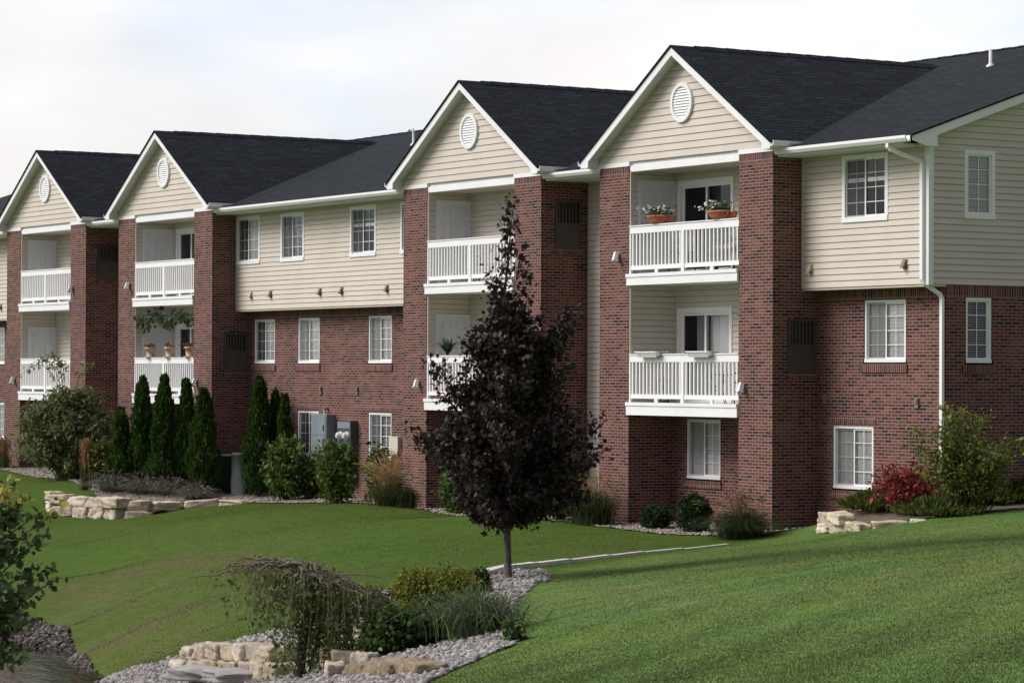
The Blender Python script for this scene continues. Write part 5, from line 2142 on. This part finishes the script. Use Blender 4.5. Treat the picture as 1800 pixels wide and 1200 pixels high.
# big airy bush at the left, with long arching shoots
rg = np.random.default_rng(61)
_q = at_depth(122, 845, 77.5)
g = np.array(ground(_q[0], _q[1]))
D = depth_of(g)
px = D/FPX
t = thing('airy_bush', tuple(g), 'large airy grey green bush with long arching shoots in front of the far left bay', 'bush')
W_ = 205*px/2
Hh = 208*px
m = MB()
leafp, leafa = [], []
for k in range(230):
    a = rg.uniform(0, 6.283)
    rr = W_*rg.uniform(.15, 1.0)
    top = Hh*(1-.40*(rr/W_)**2)*rg.uniform(.25, .95)
    e = g+RIGHT*math.cos(a)*rr+FWD0*math.sin(a)*rr*.4+np.array([0, 0, top*.82])
    mid = g+RIGHT*math.cos(a)*rr*.45+FWD0*math.sin(a)*rr*.2+np.array([0, 0, top])
    b0 = g+np.array([rg.normal(0, .12), rg.normal(0, .12), -.03])
    ts = np.linspace(0, 1, 9)[:, None]
    path = (1-ts)**2*b0+2*ts*(1-ts)*mid*1.0+ts**2*e
    m.tube(path, list(np.linspace(.014, .003, 9)), 4, cap=False)
    q = rg.random(190)**.7
    pp = (1-q[:, None])**2*b0+2*q[:, None]*(1-q[:, None])*mid+q[:, None]**2*e+rg.normal(0, .085, (190, 3))
    leafp.append(pp)
for (du, dv) in ((-65, -200), (-40, -212), (-85, -185), (-20, -196), (40, -190)):
    e = g+RIGHT*du*px+np.array([0, 0, -dv*px])
    ts = np.linspace(0, 1, 10)[:, None]
    mid = g+np.array([0, 0, Hh*1.25])+RIGHT*(-10*px if du < 0 else 10*px)
    path = (1-ts)**2*g+2*ts*(1-ts)*mid+ts**2*e
    m.tube(path, list(np.linspace(.016, .003, 10)), 4, cap=False)
    q = .5+.5*rg.random(50)
    leafp.append((1-q[:, None])**2*g+2*q[:, None]*(1-q[:, None])*mid+q[:, None]**2*e+rg.normal(0, .035, (50, 3)))
m.build('stems', M['twig'], t)
pp = np.concatenate(leafp)
pp = pp[pp[:, 2] > g[2]+.03]
V, F, k = leaves(pp, .13, 'diamond', rg, .35, .2, .35, .75)
np_mesh('foliage', V, F, M['leaf'], t, leaf_cols(len(pp), k, [(.18, .205, .09), (.235, .26, .12), (.125, .15, .068), (.28, .30, .16)], [4, 3, 3, 1], rg))

# grey lavender mounds on the retaining wall
rgm = random.Random(9)
for k, (u, v, w, h, lab) in enumerate([(200, 862, 60, 24, 'grey purple lavender mound above the stone wall, beside the reed grass'),
                                       (250, 866, 55, 20, 'grey green lavender mound in the middle of the stone wall bed'),
                                       (300, 870, 50, 18, 'low grey green lavender mound above the right part of the stone wall'),
                                       (345, 878, 46, 14, 'sparse low grey lavender patch beside the widest arborvitae')]):
    g = gp(u, v)
    D = depth_of(g)
    t = plume_grass(g, (h+22)/FPX*D, w/FPX*D, lab, 450+k, plume=.3, n=650, np_=90, group='lavender mounds on the bed', upright=1.0,
                    cols=[(.13, .15, .09), (.17, .19, .12), (.11, .11, .085)], pcols=[(.20, .17, .17), (.24, .21, .20)])
    t.name = 'lavender_mound'
    t['category'] = 'lavender'

# red shrub, yellow green bush and junipers at the right corner
g = base_at(1598, 874, 0)
D = depth_of(g)
soft_shrub('red_shrub', g, (58/FPX*D, .5, 84/FPX*D), 'bright red leaved shrub against the brick beside the right downspout', 'shrub', None,
           [(.25, .045, .045), (.19, .034, .036), (.32, .075, .06), (.12, .055, .03)], 71, .065, 'oval', 120, 34, .07, [4, 3, 2, 1], 9, .4)
rg = np.random.default_rng(72)
g = base_at(1694, 886, 0)
D = depth_of(g)
px = D/FPX
t = thing('loose_bush', tuple(g), 'tall loose yellow green bush with many thin stems at the right corner of the building', 'bush')
m = MB()
lp = []
for k in range(46):
    du = rg.uniform(-62, 88)
    dv = rg.uniform(60, 195)*(1-.35*abs(du/100))
    e = g+RIGHT*du*px+np.array([rg.normal(0, .25), rg.normal(0, .3), dv*px])
    b0 = g+np.array([rg.normal(0, .12), rg.normal(0, .1), -.03])
    mid = b0*.45+e*.55+np.array([0, 0, .25])-RIGHT*du*px*.28
    ts = np.linspace(0, 1, 8)[:, None]
    path = (1-ts)**2*b0+2*ts*(1-ts)*mid+ts**2*e
    m.tube(path, list(np.linspace(.014, .003, 8)), 5, cap=False)
    q = .28+.72*rg.random(170)
    lp.append((1-q[:, None])**2*b0+2*q[:, None]*(1-q[:, None])*mid+q[:, None]**2*e+rg.normal(0, .085, (170, 3)))
for (du, dv) in ((-105, 120), (-90, 150), (-70, 100), (-40, 190)):
    e = g+RIGHT*du*px+np.array([0, 0, dv*px])
    mid = g+np.array([0, 0, dv*px*.8])
    ts = np.linspace(0, 1, 8)[:, None]
    m.tube((1-ts)**2*g+2*ts*(1-ts)*mid+ts**2*e, list(np.linspace(.012, .002, 8)), 5, cap=False)
    q = .55+.45*rg.random(90)
    lp.append((1-q[:, None])**2*g+2*q[:, None]*(1-q[:, None])*mid+q[:, None]**2*e+rg.normal(0, .05, (90, 3)))
m.build('stems', M['bark'], t)
pp = np.concatenate(lp)
V, F, k = leaves(pp, .062, 'oval', rg, .1, .3)
np_mesh('foliage', V, F, M['leaf'], t, leaf_cols(len(pp), k, [(.14, .18, .038), (.185, .215, .046), (.09, .12, .028), (.24, .24, .06)], [4, 3, 3, 1], rg))


def juniper(c, rx, ry, h, label, seed, cols=None):
    rg = np.random.default_rng(seed)
    c = np.array(c, float)
    t = thing('spreading_juniper', tuple(c), label, 'juniper', 'spreading junipers in the corner bed')
    m = MB()
    pts = []
    axs = []
    for k in range(150):
        a = rg.uniform(0, 6.283)
        r = rg.random()**.6
        e = c+np.array([math.cos(a)*rx*r, math.sin(a)*ry*r, h*(1-r**2)*.8+.04+h*.2*rg.random()])
        e[2] = max(e[2], H(e[0], e[1])+.05)
        m.tube([c, (c+e)/2+np.array([0, 0, .05]), e], [.012, .008, .003], 4, cap=False)
        q = .35+.65*rg.random(60)
        pts.append(c+(e-c)*q[:, None]+rg.normal(0, 1, (60, 3))*np.array([.09, .09, .03]))
        d = (e-c)/np.linalg.norm(e-c)
        axs.append(np.tile(d+np.array([0, 0, .5]), (60, 1)))
    m.build('stems', M['bark_dark'], t)
    pts = np.concatenate(pts)
    V, F, k = leaves(pts, .095, 'diamond', rg, 0, .3, .3, .6, np.concatenate(axs), .7)
    np_mesh('foliage', V, F, M['leaf'], t, leaf_cols(len(pts), k, cols or [(.085, .125, .022), (.125, .16, .028), (.055, .088, .018), (.16, .18, .035)], [4, 3, 3, 1], rg, .2))


for (u, v, rx, ry, h, lab, sd) in [(1545, 897, .75, .6, .26, 'flat green juniper spilling over the short stone wall', 81), (1635, 890, .9, .6, .46, 'mounded green juniper in front of the red shrub', 82),
                                   (1715, 888, .95, .6, .40, 'low green juniper at the foot of the loose yellow green bush', 83), (1790, 884, .9, .6, .40, 'low dark juniper at the right edge before the mossy wall', 84),
                                   (1650, 905, 1.2, .45, .20, 'thin yellow green juniper mat along the lawn edge of the corner bed', 85)]:
    juniper(gp(u, v), rx, ry, h, lab, sd)

# ------------------------------------------------------------------ purple maple
rg = np.random.default_rng(91)
g = gp(893, 1019)
D = depth_of(g)
px = D/FPX
t = thing('purple_maple', tuple(g), 'dark purple leaved young maple tree standing in a gravel bed before the building', 'tree')
# axes of the tree
RX = RIGHT
BK = FWD0
Hm = (1019-322)*px


def tp(u, v, back=0.0):
    return g+RX*(u-893)*px+np.array([0, 0, (1019-v)*px])+BK*back


m = MB()
tr_path = [tp(893, 1022), tp(892, 980), tp(891, 920), tp(890, 820), tp(888, 700), tp(887, 600), tp(885, 520), tp(893, 430), tp(903, 330)]
m.tube(tr_path, [.068, .056, .05, .045, .036, .026, .018, .010, .004], 10)
trunk = m.build('trunk', M['bark'], t)
ENV = [(915, 40, 50), (895, 78, 100), (860, 112, 140), (800, 142, 158), (750, 142, 148), (700, 116, 114), (650, 82, 98), (600, 60, 74), (560, 44, 34), (530, 32, 24), (500, 26, 22), (470, 16, 18), (440, 9, 12), (400, 7, 9), (360, 5, 7), (322, 3, 6)]
ev = np.array(ENV[::-1], float)
m = MB()
LP, LA = [], []


def branch(b0, e, sag, nl, r0, scatter):
    b0 = np.array(b0)
    e = np.array(e)
    mid = b0*.5+e*.5+np.array([0, 0, sag])
    ts = np.linspace(0, 1, 7)[:, None]
    path = (1-ts)**2*b0+2*ts*(1-ts)*mid+ts**2*e
    m.tube(path, list(np.linspace(r0, .003, 7)), 5, cap=False)
    q = .35+.68*rg.random(nl)**.8
    LP.append((1-q[:, None])**2*b0+2*q[:, None]*(1-q[:, None])*mid+q[:, None]**2*e+rg.normal(0, 1, (nl, 3))*scatter)


for k in range(215):
    v = rg.uniform(330, 915) if k > 190 else 915-375*rg.random()**1.25
    lw = np.interp(v, ev[:, 0], ev[:, 1])
    rw = np.interp(v, ev[:, 0], ev[:, 2])
    a = rg.uniform(0, 6.283)
    cx_ = math.cos(a)
    w = (rw if cx_ > 0 else lw)
    dep = (lw+rw)/2
    r = rg.uniform(.45, 1.02)
    e = tp(893+cx_*w*r, v, math.sin(a)*dep*r*px)
    vb = min(v+abs(w)*.75*r+20, 918)
    ub = 890
    b0 = tp(ub, vb)
    branch(b0, e, .12, int(80+w*.85) if v > 530 else 18, .012+.00006*w, np.array([.085, .085, .075]))
# the long side shoots that break the outline
for (u, v, bk) in ((1002, 556, 0), (975, 590, .1), (990, 605, -.1), (955, 610, .1), (1000, 640, 0), (820, 600, .1), (810, 640, -.1), (1002, 548, .1), (985, 575, -.2), (1003, 560, .2), (722, 752, 0), (730, 770, .2), (768, 650, 0), (760, 640, -.2), (1062, 790, 0), (1050, 735, .2), (1045, 760, -.2), (775, 700, .1), (835, 580, 0), (940, 560, -.1), (925, 470, 0), (862, 480, 0)):
    branch(tp(890, min(v+170, 925)), tp(u, v, bk), .10, 150, .012, np.array([.075, .08, .075]))
m.build('limbs', M['bark_dark'], t)
# leaves strung along the thin leader
for k in range(40):
    v = rg.uniform(318, 500)
    u = np.interp(v, [322, 430, 520], [906, 893, 885])
    LP.append(tp(u+rg.normal(0, 6+(v-318)*.06), v, rg.normal(0, .06))[None])
pp = np.concatenate(LP)
V, F, k = leaves(pp, .072, 'maple', rg, .55, .3, .32, .95)
np_mesh('crown', V, F, M['leaf_dark'], t, leaf_cols(len(pp), k, [(.033, .022, .020), (.044, .030, .025), (.022, .018, .015), (.052, .052, .028), (.07, .036, .03)], [5, 4, 4, 2, .6], rg, .25))

# ------------------------------------------------------------------ leafy tree at the left edge
rg = np.random.default_rng(92)
D = 34.0
px = D/FPX
b0 = at_depth(-25, 1260, D)
g = np.array(ground(b0[0], b0[1]))
t = thing('leafy_tree', tuple(g), 'green leafy young tree with yellow shoots cut by the left edge, over the pond', 'tree')
fp = lambda u, v, back=0.0: at_depth(u, v, D)+BK*back
m = MB()
top_ = fp(-20, 860)
m.tube([g-np.array([0, 0, .1]), g*.5+fp(-28, 1150)*.5, fp(-28, 1100), fp(-22, 960), top_], [.09, .07, .055, .03, .008], 8)
m.build('trunk', M['bark'], t)
m = MB()
LP = []
ENV = [(845, 14), (880, 50), (920, 52), (960, 66), (1000, 74), (1040, 88), (1080, 90), (1120, 62), (1150, 45), (1180, 10)]
ev = np.array(ENV, float)
for k in range(120):
    v = rg.uniform(850, 1165)
    w = np.interp(v, ev[:, 0], ev[:, 1])
    a = rg.uniform(0, 6.283)
    r = rg.uniform(.45, 1.0)
    ca = math.cos(a)
    ww = (w+25) if ca > 0 else 130
    e = fp(-25+ca*ww*r, v, math.sin(a)*.75*r)
    branch(fp(-25, min(1160, v+ww*.6)), e, .05, 23, .010, np.array([.055, .06, .055]))
for (u, v) in ((22, 842), (108, 880), (92, 905), (100, 1018), (92, 1000), (85, 940), (44, 872)):
    branch(fp(-10, v+80), fp(u, v), .06, 34, .009, np.array([.035, .04, .035]))
m.build('limbs', M['bark_dark'], t)
pp = np.concatenate(LP)
V, F, k = leaves(pp, .088, 'oval', rg, .35, .3, .3, 1.25)
cc = leaf_cols(len(pp), k, [(.08, .125, .048), (.115, .165, .06), (.055, .09, .038), (.17, .20, .085), (.14, .09, .06)], [5, 4, 4, 1.3, .25], rg)
# fresh yellow shoots at the very ends of the uppermost twigs
base_v = np.repeat(pp, k, 0)
d_ = base_v-CAM
zz = d_@FWD
uu = 900+FPX*(d_@RIGHT)/zz
vv = 600-FPX*(d_@UP2)/zz
yel = ((vv < 905) & (vv < 890-0*uu) | ((uu > 82) & (vv < 925))) & (np.repeat(rg.random(len(pp)), k) < .75)
cc[yel] = np.array([.34, .33, .06])*np.exp(rg.normal(0, .12, (int(yel.sum()), 1)))
np_mesh('crown', V, F, M['leaf'], t, cc)

# ------------------------------------------------------------------ weeping tree
rg = np.random.default_rng(93)
g = gp(528, 1194)
D = depth_of(g)
px = D/FPX
t = thing('weeping_tree', tuple(g), 'small half bare weeping tree with grey twigs hanging over the tan creek stones', 'tree')
wp = lambda u, v, back=0.0: at_depth(u, v, D)+BK*back
m = MB()
m.tube([g-np.array([0, 0, .1]), wp(528, 1170), wp(533, 1120), wp(540, 1070), wp(545, 1035), wp(540, 1010), wp(528, 994)], [.062, .058, .055, .05, .042, .032, .024], 9)
m.tube([wp(545, 1180), wp(556, 1130), wp(566, 1100)], [.028, .02, .01], 6)
m.build('trunk', M['bark_dark'], t)
m = MB()
tw = MB()
LP = []
arms = [(384, 1003, -.1, 1), (392, 998, .25, 1), (405, 1004, -.35, 1), (425, 1000, .4, 1), (450, 1002, -.5, 1), (470, 1004, .5, 1), (500, 1010, -.6, 1), (430, 1012, 0, 1),
        (690, 1058, .1, 2), (670, 1050, -.3, 2), (650, 1045, .4, 2), (625, 1035, -.45, 2), (600, 1028, .5, 2), (585, 1030, -.55, 2), (640, 1062, 0, 2), (612, 1052, .15, 2), (570, 1015, -.3, 2), (690, 1072, -.15, 2),
        (540, 1012, -.75, 1), (520, 1010, .7, 1), (480, 1012, -.2, 1), (560, 1020, .6, 2)]
for (u, v, bk, side) in arms:
    b0 = wp(530+rg.normal(0, 6), 1003+rg.normal(0, 6))
    e = wp(u, v, bk)
    L = np.linalg.norm(e-b0)
    mid = b0*.5+e*.5+np.array([0, 0, .12+.10*rg.random()])*(1.0 if side == 1 else .6)
    ts = np.linspace(0, 1, 12)[:, None]
    path = (1-ts)**2*b0+2*ts*(1-ts)*mid+ts**2*e+rg.normal(0, .018, (12, 3))
    m.tube(path, list(np.linspace(.022, .006, 12)), 5, cap=False)
    # hanging twigs
    nt_ = int(9+L*(11 if side == 2 else 7))
    for k in range(nt_):
        q = rg.uniform(.15, 1.0)
        s = (1-q)**2*b0+2*q*(1-q)*mid+q**2*e
        u_here = u*q+530*(1-q)
        full = 1.0 if side == 2 else .75
        ln = rg.uniform(.15, 1.15)*full*(1.0 if 455 < u_here < 620 else .8)
        dx = rg.normal(0, .10)+(.05 if side == 2 else -.03)
        dy = rg.normal(0, .1)
        p1 = s+np.array([0, 0, .03])+RX*dx*.5+BK*dy*.5
        p2 = s+RX*dx+BK*dy-np.array([0, 0, ln*.5])
        p3 = s+RX*(dx*1.1+rg.normal(0, .03))+BK*dy-np.array([0, 0, ln])
        gz = float(H(p3[0], p3[1]))+.05
        p3[2] = max(p3[2], gz)
        p2[2] = max(p2[2], gz+.05)
        tw.tube([s, p1, p2, p3], [.0035, .003, .0022, .0015], 3, cap=False)
        dens = 38 if side == 2 else (26 if u_here > 455 else 14)
        nl = rg.poisson(dens*ln)
        qq = rg.random(nl)[:, None]
        pts_ = np.where(qq < .4, p1+(p2-p1)*qq/.4, p2+(p3-p2)*(qq-.4)/.6)
        LP.append(pts_+rg.normal(0, .022, (nl, 3)))
for k in range(40):    # tangle on the crown's top
    u = rg.uniform(395, 600)
    v = np.interp(u, [395, 450, 530, 600], [1004, 997, 994, 1020])+rg.normal(0, 4)
    a = wp(u, v, rg.normal(0, .25))
    b_ = a+RX*rg.normal(0, .22)+BK*rg.normal(0, .2)+np.array([0, 0, rg.normal(-.02, .05)])
    tw.tube([a, (a+b_)/2+np.array([0, 0, rg.uniform(0, .05)]), b_], [.008, .006, .003], 4, cap=False)
m.build('limbs', M['twig'], t)
tw.build('twigs', M['twig_brown'], t)
# ivy-like leafage round the trunk foot
nn_ = 520
yy = rg.random(nn_)
pp = np.stack([wp(520+rg.normal(0, 16+14*a), 1090+a*100, rg.normal(0, .15)) for a in yy])
LP.append(pp)
pp = np.concatenate(LP)
V, F, k = leaves(pp, .05, 'oval', rg, .6, .2, .35, .95)
np_mesh('foliage', V, F, M['leaf'], t, leaf_cols(len(pp), k, [(.10, .145, .042), (.135, .185, .055), (.07, .105, .032), (.18, .21, .085), (.17, .125, .06)], [5, 4, 3, 1, .5], rg))

# ------------------------------------------------------------------ creek side planting
def creek_shrub(name, u, v0, v1, wpx, label, cat, group, cols, seed, **kw):
    g = gp(u, v1)
    D = depth_of(g)
    h = (v1-v0)/FPX*D
    return soft_shrub(name, g, (wpx/2/FPX*D, wpx/2/FPX*D*.75, h), label, cat, group, cols, seed, **kw)


SPI = [(.14, .17, .022), (.19, .205, .028), (.085, .12, .018), (.22, .22, .038)]
creek_shrub('spirea_shrub', 735, 1010, 1082, 96, 'yellow green spirea mound at the creek edge, the left and larger of two', 'shrub', 'yellow green spirea by the creek', SPI, 321, leaf=.038, ncl=180, nper=80, spread=.06, shell=.6)
creek_shrub('spirea_shrub', 800, 1008, 1076, 84, 'yellow green spirea mound beside the dark round boxwood', 'shrub', 'yellow green spirea by the creek', SPI, 322, leaf=.038, ncl=170, nper=80, spread=.06, shell=.6)
creek_shrub('boxwood_ball', 843, 1004, 1044, 38, 'small dark round boxwood left of the maple trunk in the gravel', 'shrub', 'clipped boxwoods', BOX, 323, leaf=.04, ncl=140, nper=26, spread=.03, shell=.72)
creek_shrub('leafy_perennial', 775, 1060, 1128, 96, 'dark green leafy perennial below the spirea', 'perennial', 'green perennials by the creek', [(.04, .075, .018), (.055, .10, .022), (.028, .052, .014), (.10, .12, .03)], 324, leaf=.075, ncl=110, nper=36, spread=.07)
creek_shrub('leafy_perennial', 700, 1080, 1148, 110, 'green leafy perennial sprawling towards the gravel and boulders', 'perennial', 'green perennials by the creek', [(.045, .085, .02), (.065, .11, .025), (.03, .055, .015)], 325, leaf=.075, ncl=120, nper=36, spread=.07)
creek_shrub('leafy_perennial', 668, 1118, 1158, 60, 'small bright green perennial at the left end of the mossy boulders', 'perennial', 'green perennials by the creek', [(.05, .095, .02), (.075, .13, .03), (.03, .06, .016)], 326, leaf=.06, ncl=60, nper=36, spread=.06)
creek_shrub('leafy_perennial', 660, 1050, 1095, 60, 'dark purple tinged perennial under the weeping tree tips', 'perennial', 'green perennials by the creek', [(.035, .05, .025), (.06, .06, .04), (.05, .03, .03)], 327, leaf=.06, ncl=60, nper=30, spread=.07)
creek_shrub('leafy_perennial', 905, 1098, 1128, 34, 'small green plant at the lawn edge right of the fountain grass', 'perennial', 'green perennials by the creek', [(.06, .10, .025), (.08, .13, .03)], 328, leaf=.05, ncl=30, nper=26, spread=.05)
g = gp(842, 1118)
D = depth_of(g)
plume_grass(g, 118/FPX*D, 185/FPX*D, 'blue green fountain grass with long arching blades at the creek edge', 461, plume=.0, n=560, np_=0, upright=.48, group=None, bw=.013,
            cols=[(.075, .11, .05), (.10, .14, .06), (.15, .18, .08), (.05, .08, .038)])

# ================================================================== LAWN
def lawn(name, label, dmin, dmax, seed):
    rg = np.random.default_rng(seed)
    # wedge of ground in front of the camera, a little wider than the photo; thinner and coarser with distance
    dg = np.linspace(dmin, dmax, 400)
    pdf = 2*(dg*.22+1.5)*5400*(14/dg)**1.5
    cdf = np.concatenate([[0], np.cumsum((pdf[1:]+pdf[:-1])/2*np.diff(dg))])
    n = int(cdf[-1])
    D = np.interp(rg.random(n)*cdf[-1], cdf, dg)
    S = rg.uniform(-1, 1, n)*(D*.22+1.5)
    x = CAM[0]+FWD0[0]*D+RIGHT[0]*S
    y = CAM[1]+FWD0[1]*D+RIGHT[1]*S
    width = .0046+.00024*D
    height = np.interp(D, [12, 30, 60], [.012, .010, .008])
    z = H(x, y)
    k = (z > WATER_Z+.03) & (y < YB)
    for p_ in BEDS:
        k &= ~inside(p_, x, y)
    x, y, z, D, width, height = x[k], y[k], z[k], D[k], width[k], height[k]
    n = len(x)
    nb = near_bank(x, y)
    st = stripe(x, y)
    col = turf_tone(x, y)
    col = col*np.exp(rg.normal(0, 1, (n, 1))*np.interp(D, [12, 40], [.075, .03])[:, None])
    h = height*rg.uniform(.6, 1.15, n)*(.85+.4*noise2(x, y, .5, 35))
    # mower lean: alternate swaths are combed one way and the other
    lean = (st-.5)*.22*nb*np.clip((36-D)/16, 0, 1)
    a = rg.uniform(0, 6.283, n)
    lx = np.cos(a)*.5+_sdir[0]*lean
    ly = np.sin(a)*.5+_sdir[1]*lean
    tw_ = rg.uniform(0, 6.283, n)
    wx, wy = np.cos(tw_)*width/2, np.sin(tw_)*width/2
    A = np.stack([x-wx, y-wy, z-.004], -1)
    Bp = np.stack([x+wx, y+wy, z-.004], -1)
    Cp = np.stack([x+lx*h, y+ly*h, z+h*.9], -1)
    V = np.stack([A, Bp, Cp], 1).reshape(-1, 3)
    F = np.arange(n*3).reshape(-1, 3)
    o = np_mesh(name, V, F, M['turf'], None, np.repeat(col, 3, 0))
    tag(o, label, 'grass', kind='stuff')
    return n


nb_ = lawn('lawn_grass', 'close mown green grass of the lawns between the creek and the building', 11, 88, 501)
print('blades', nb_)

# ================================================================== SKY AND LIGHT
SUN_EL, SUN_AZ = R(42), math.atan2(-.86, -.50)     # direction towards the sun in the ground plane
w = bpy.data.worlds.new('World')
SC.world = w
w.use_nodes = True
nt = w.node_tree
bg = nt.nodes['Background']
sky = N(nt, 'ShaderNodeTexSky')
sky.sky_type = 'NISHITA'
sky.sun_disc = False
sky.sun_elevation = SUN_EL
sky.sun_rotation = math.pi/2-SUN_AZ
sky.air_density = 1.0
sky.dust_density = 2.5
tc = N(nt, 'ShaderNodeTexCoord')
mp = N(nt, 'ShaderNodeMapping')
mp.inputs['Scale'].default_value = (1, 1, 2.6)
nt.links.new(tc.outputs['Generated'], mp.inputs['Vector'])
no = N(nt, 'ShaderNodeTexNoise')
no.inputs['Scale'].default_value = 5.5
no.inputs['Detail'].default_value = 7
no.inputs['Roughness'].default_value = 0.55
nt.links.new(mp.outputs['Vector'], no.inputs['Vector'])
cov = ramp(nt, [(.30, (.70, .70, .70)), (.62, (1, 1, 1))])
nt.links.new(no.outputs['Fac'], cov.inputs['Fac'])
# cloud brightness: bright in the half of the sky where the sun stands, grey in the other half
sx = N(nt, 'ShaderNodeSeparateXYZ')
nt.links.new(tc.outputs['Generated'], sx.inputs[0])
mr = N(nt, 'ShaderNodeMapRange')
mr.interpolation_type = 'SMOOTHSTEP'
mr.inputs['From Min'].default_value = -.55
mr.inputs['From Max'].default_value = .55
mr.inputs['To Min'].default_value = 9.3
mr.inputs['To Max'].default_value = 2.8
nt.links.new(sx.outputs['X'], mr.inputs['Value'])
cl = N(nt, 'ShaderNodeMix', data_type='RGBA')
no2 = N(nt, 'ShaderNodeTexNoise')
no2.inputs['Scale'].default_value = 6.5
no2.inputs['Detail'].default_value = 5
nt.links.new(mp.outputs['Vector'], no2.inputs['Vector'])
ct = ramp(nt, [(.38, (.88, .94, 1.04)), (.53, (1.0, .99, 1.0)), (.66, (1.04, .995, .985))])
nt.links.new(no2.outputs['Fac'], ct.inputs['Fac'])
vm = N(nt, 'ShaderNodeVectorMath', operation='SCALE')
nt.links.new(ct.outputs['Color'], vm.inputs[0])
nt.links.new(mr.outputs['Result'], vm.inputs['Scale'])
nt.links.new(cov.outputs['Color'], cl.inputs['Factor'])
nt.links.new(sky.outputs['Color'], cl.inputs['A'])
# the shaded half of the cloud cover is bluer
mb_ = N(nt, 'ShaderNodeMix', data_type='RGBA')
mrb = N(nt, 'ShaderNodeMapRange')
mrb.inputs['From Min'].default_value = -.4
mrb.inputs['From Max'].default_value = .5
nt.links.new(sx.outputs['X'], mrb.inputs['Value'])
nt.links.new(mrb.outputs['Result'], mb_.inputs['Factor'])
mb_.inputs['A'].default_value = (1, 1, 1, 1)
mb_.inputs['B'].default_value = (1.0, .93, 1.13, 1)
mlt = N(nt, 'ShaderNodeMix', data_type='RGBA', blend_type='MULTIPLY')
mlt.inputs['Factor'].default_value = 1
nt.links.new(vm.outputs[0], mlt.inputs['A'])
nt.links.new(mb_.outputs['Result'], mlt.inputs['B'])
nt.links.new(mlt.outputs['Result'], cl.inputs['B'])
nt.links.new(cl.outputs['Result'], bg.inputs['Color'])
bg.inputs['Strength'].default_value = 0.09

sl = bpy.data.lights.new('sun', 'SUN')
sl.energy = 2.7
sl.angle = R(34)
sl.color = (1.0, .95, .905)
so = bpy.data.objects.new('sun', sl)
COL.objects.link(so)
sd = Vector((math.cos(SUN_AZ)*math.cos(SUN_EL), math.sin(SUN_AZ)*math.cos(SUN_EL), math.sin(SUN_EL)))
so.rotation_euler = sd.to_track_quat('Z', 'Y').to_euler()

cam = bpy.data.cameras.new('camera')
co = bpy.data.objects.new('camera', cam)
COL.objects.link(co)
cr, sr = math.cos(ROLL), math.sin(ROLL)
ax_x = Vector(RIGHT*cr-UP2*sr)
ax_y = Vector(RIGHT*sr+UP2*cr)
ax_z = -Vector(FWD)
mt = Matrix((ax_x, ax_y, ax_z)).transposed().to_4x4()
mt.translation = Vector(CAM)
co.matrix_world = mt
cam.sensor_width = 36
cam.lens = FPX/1800*36
cam.clip_start = .5
cam.clip_end = 8000
SC.camera = co

SC.view_settings.view_transform = 'Standard'
SC.view_settings.look = 'None'
SC.view_settings.exposure = 0.32
SC.view_settings.gamma = 1.0
SC.cycles.max_bounces = 6
SC.cycles.transparent_max_bounces = 12
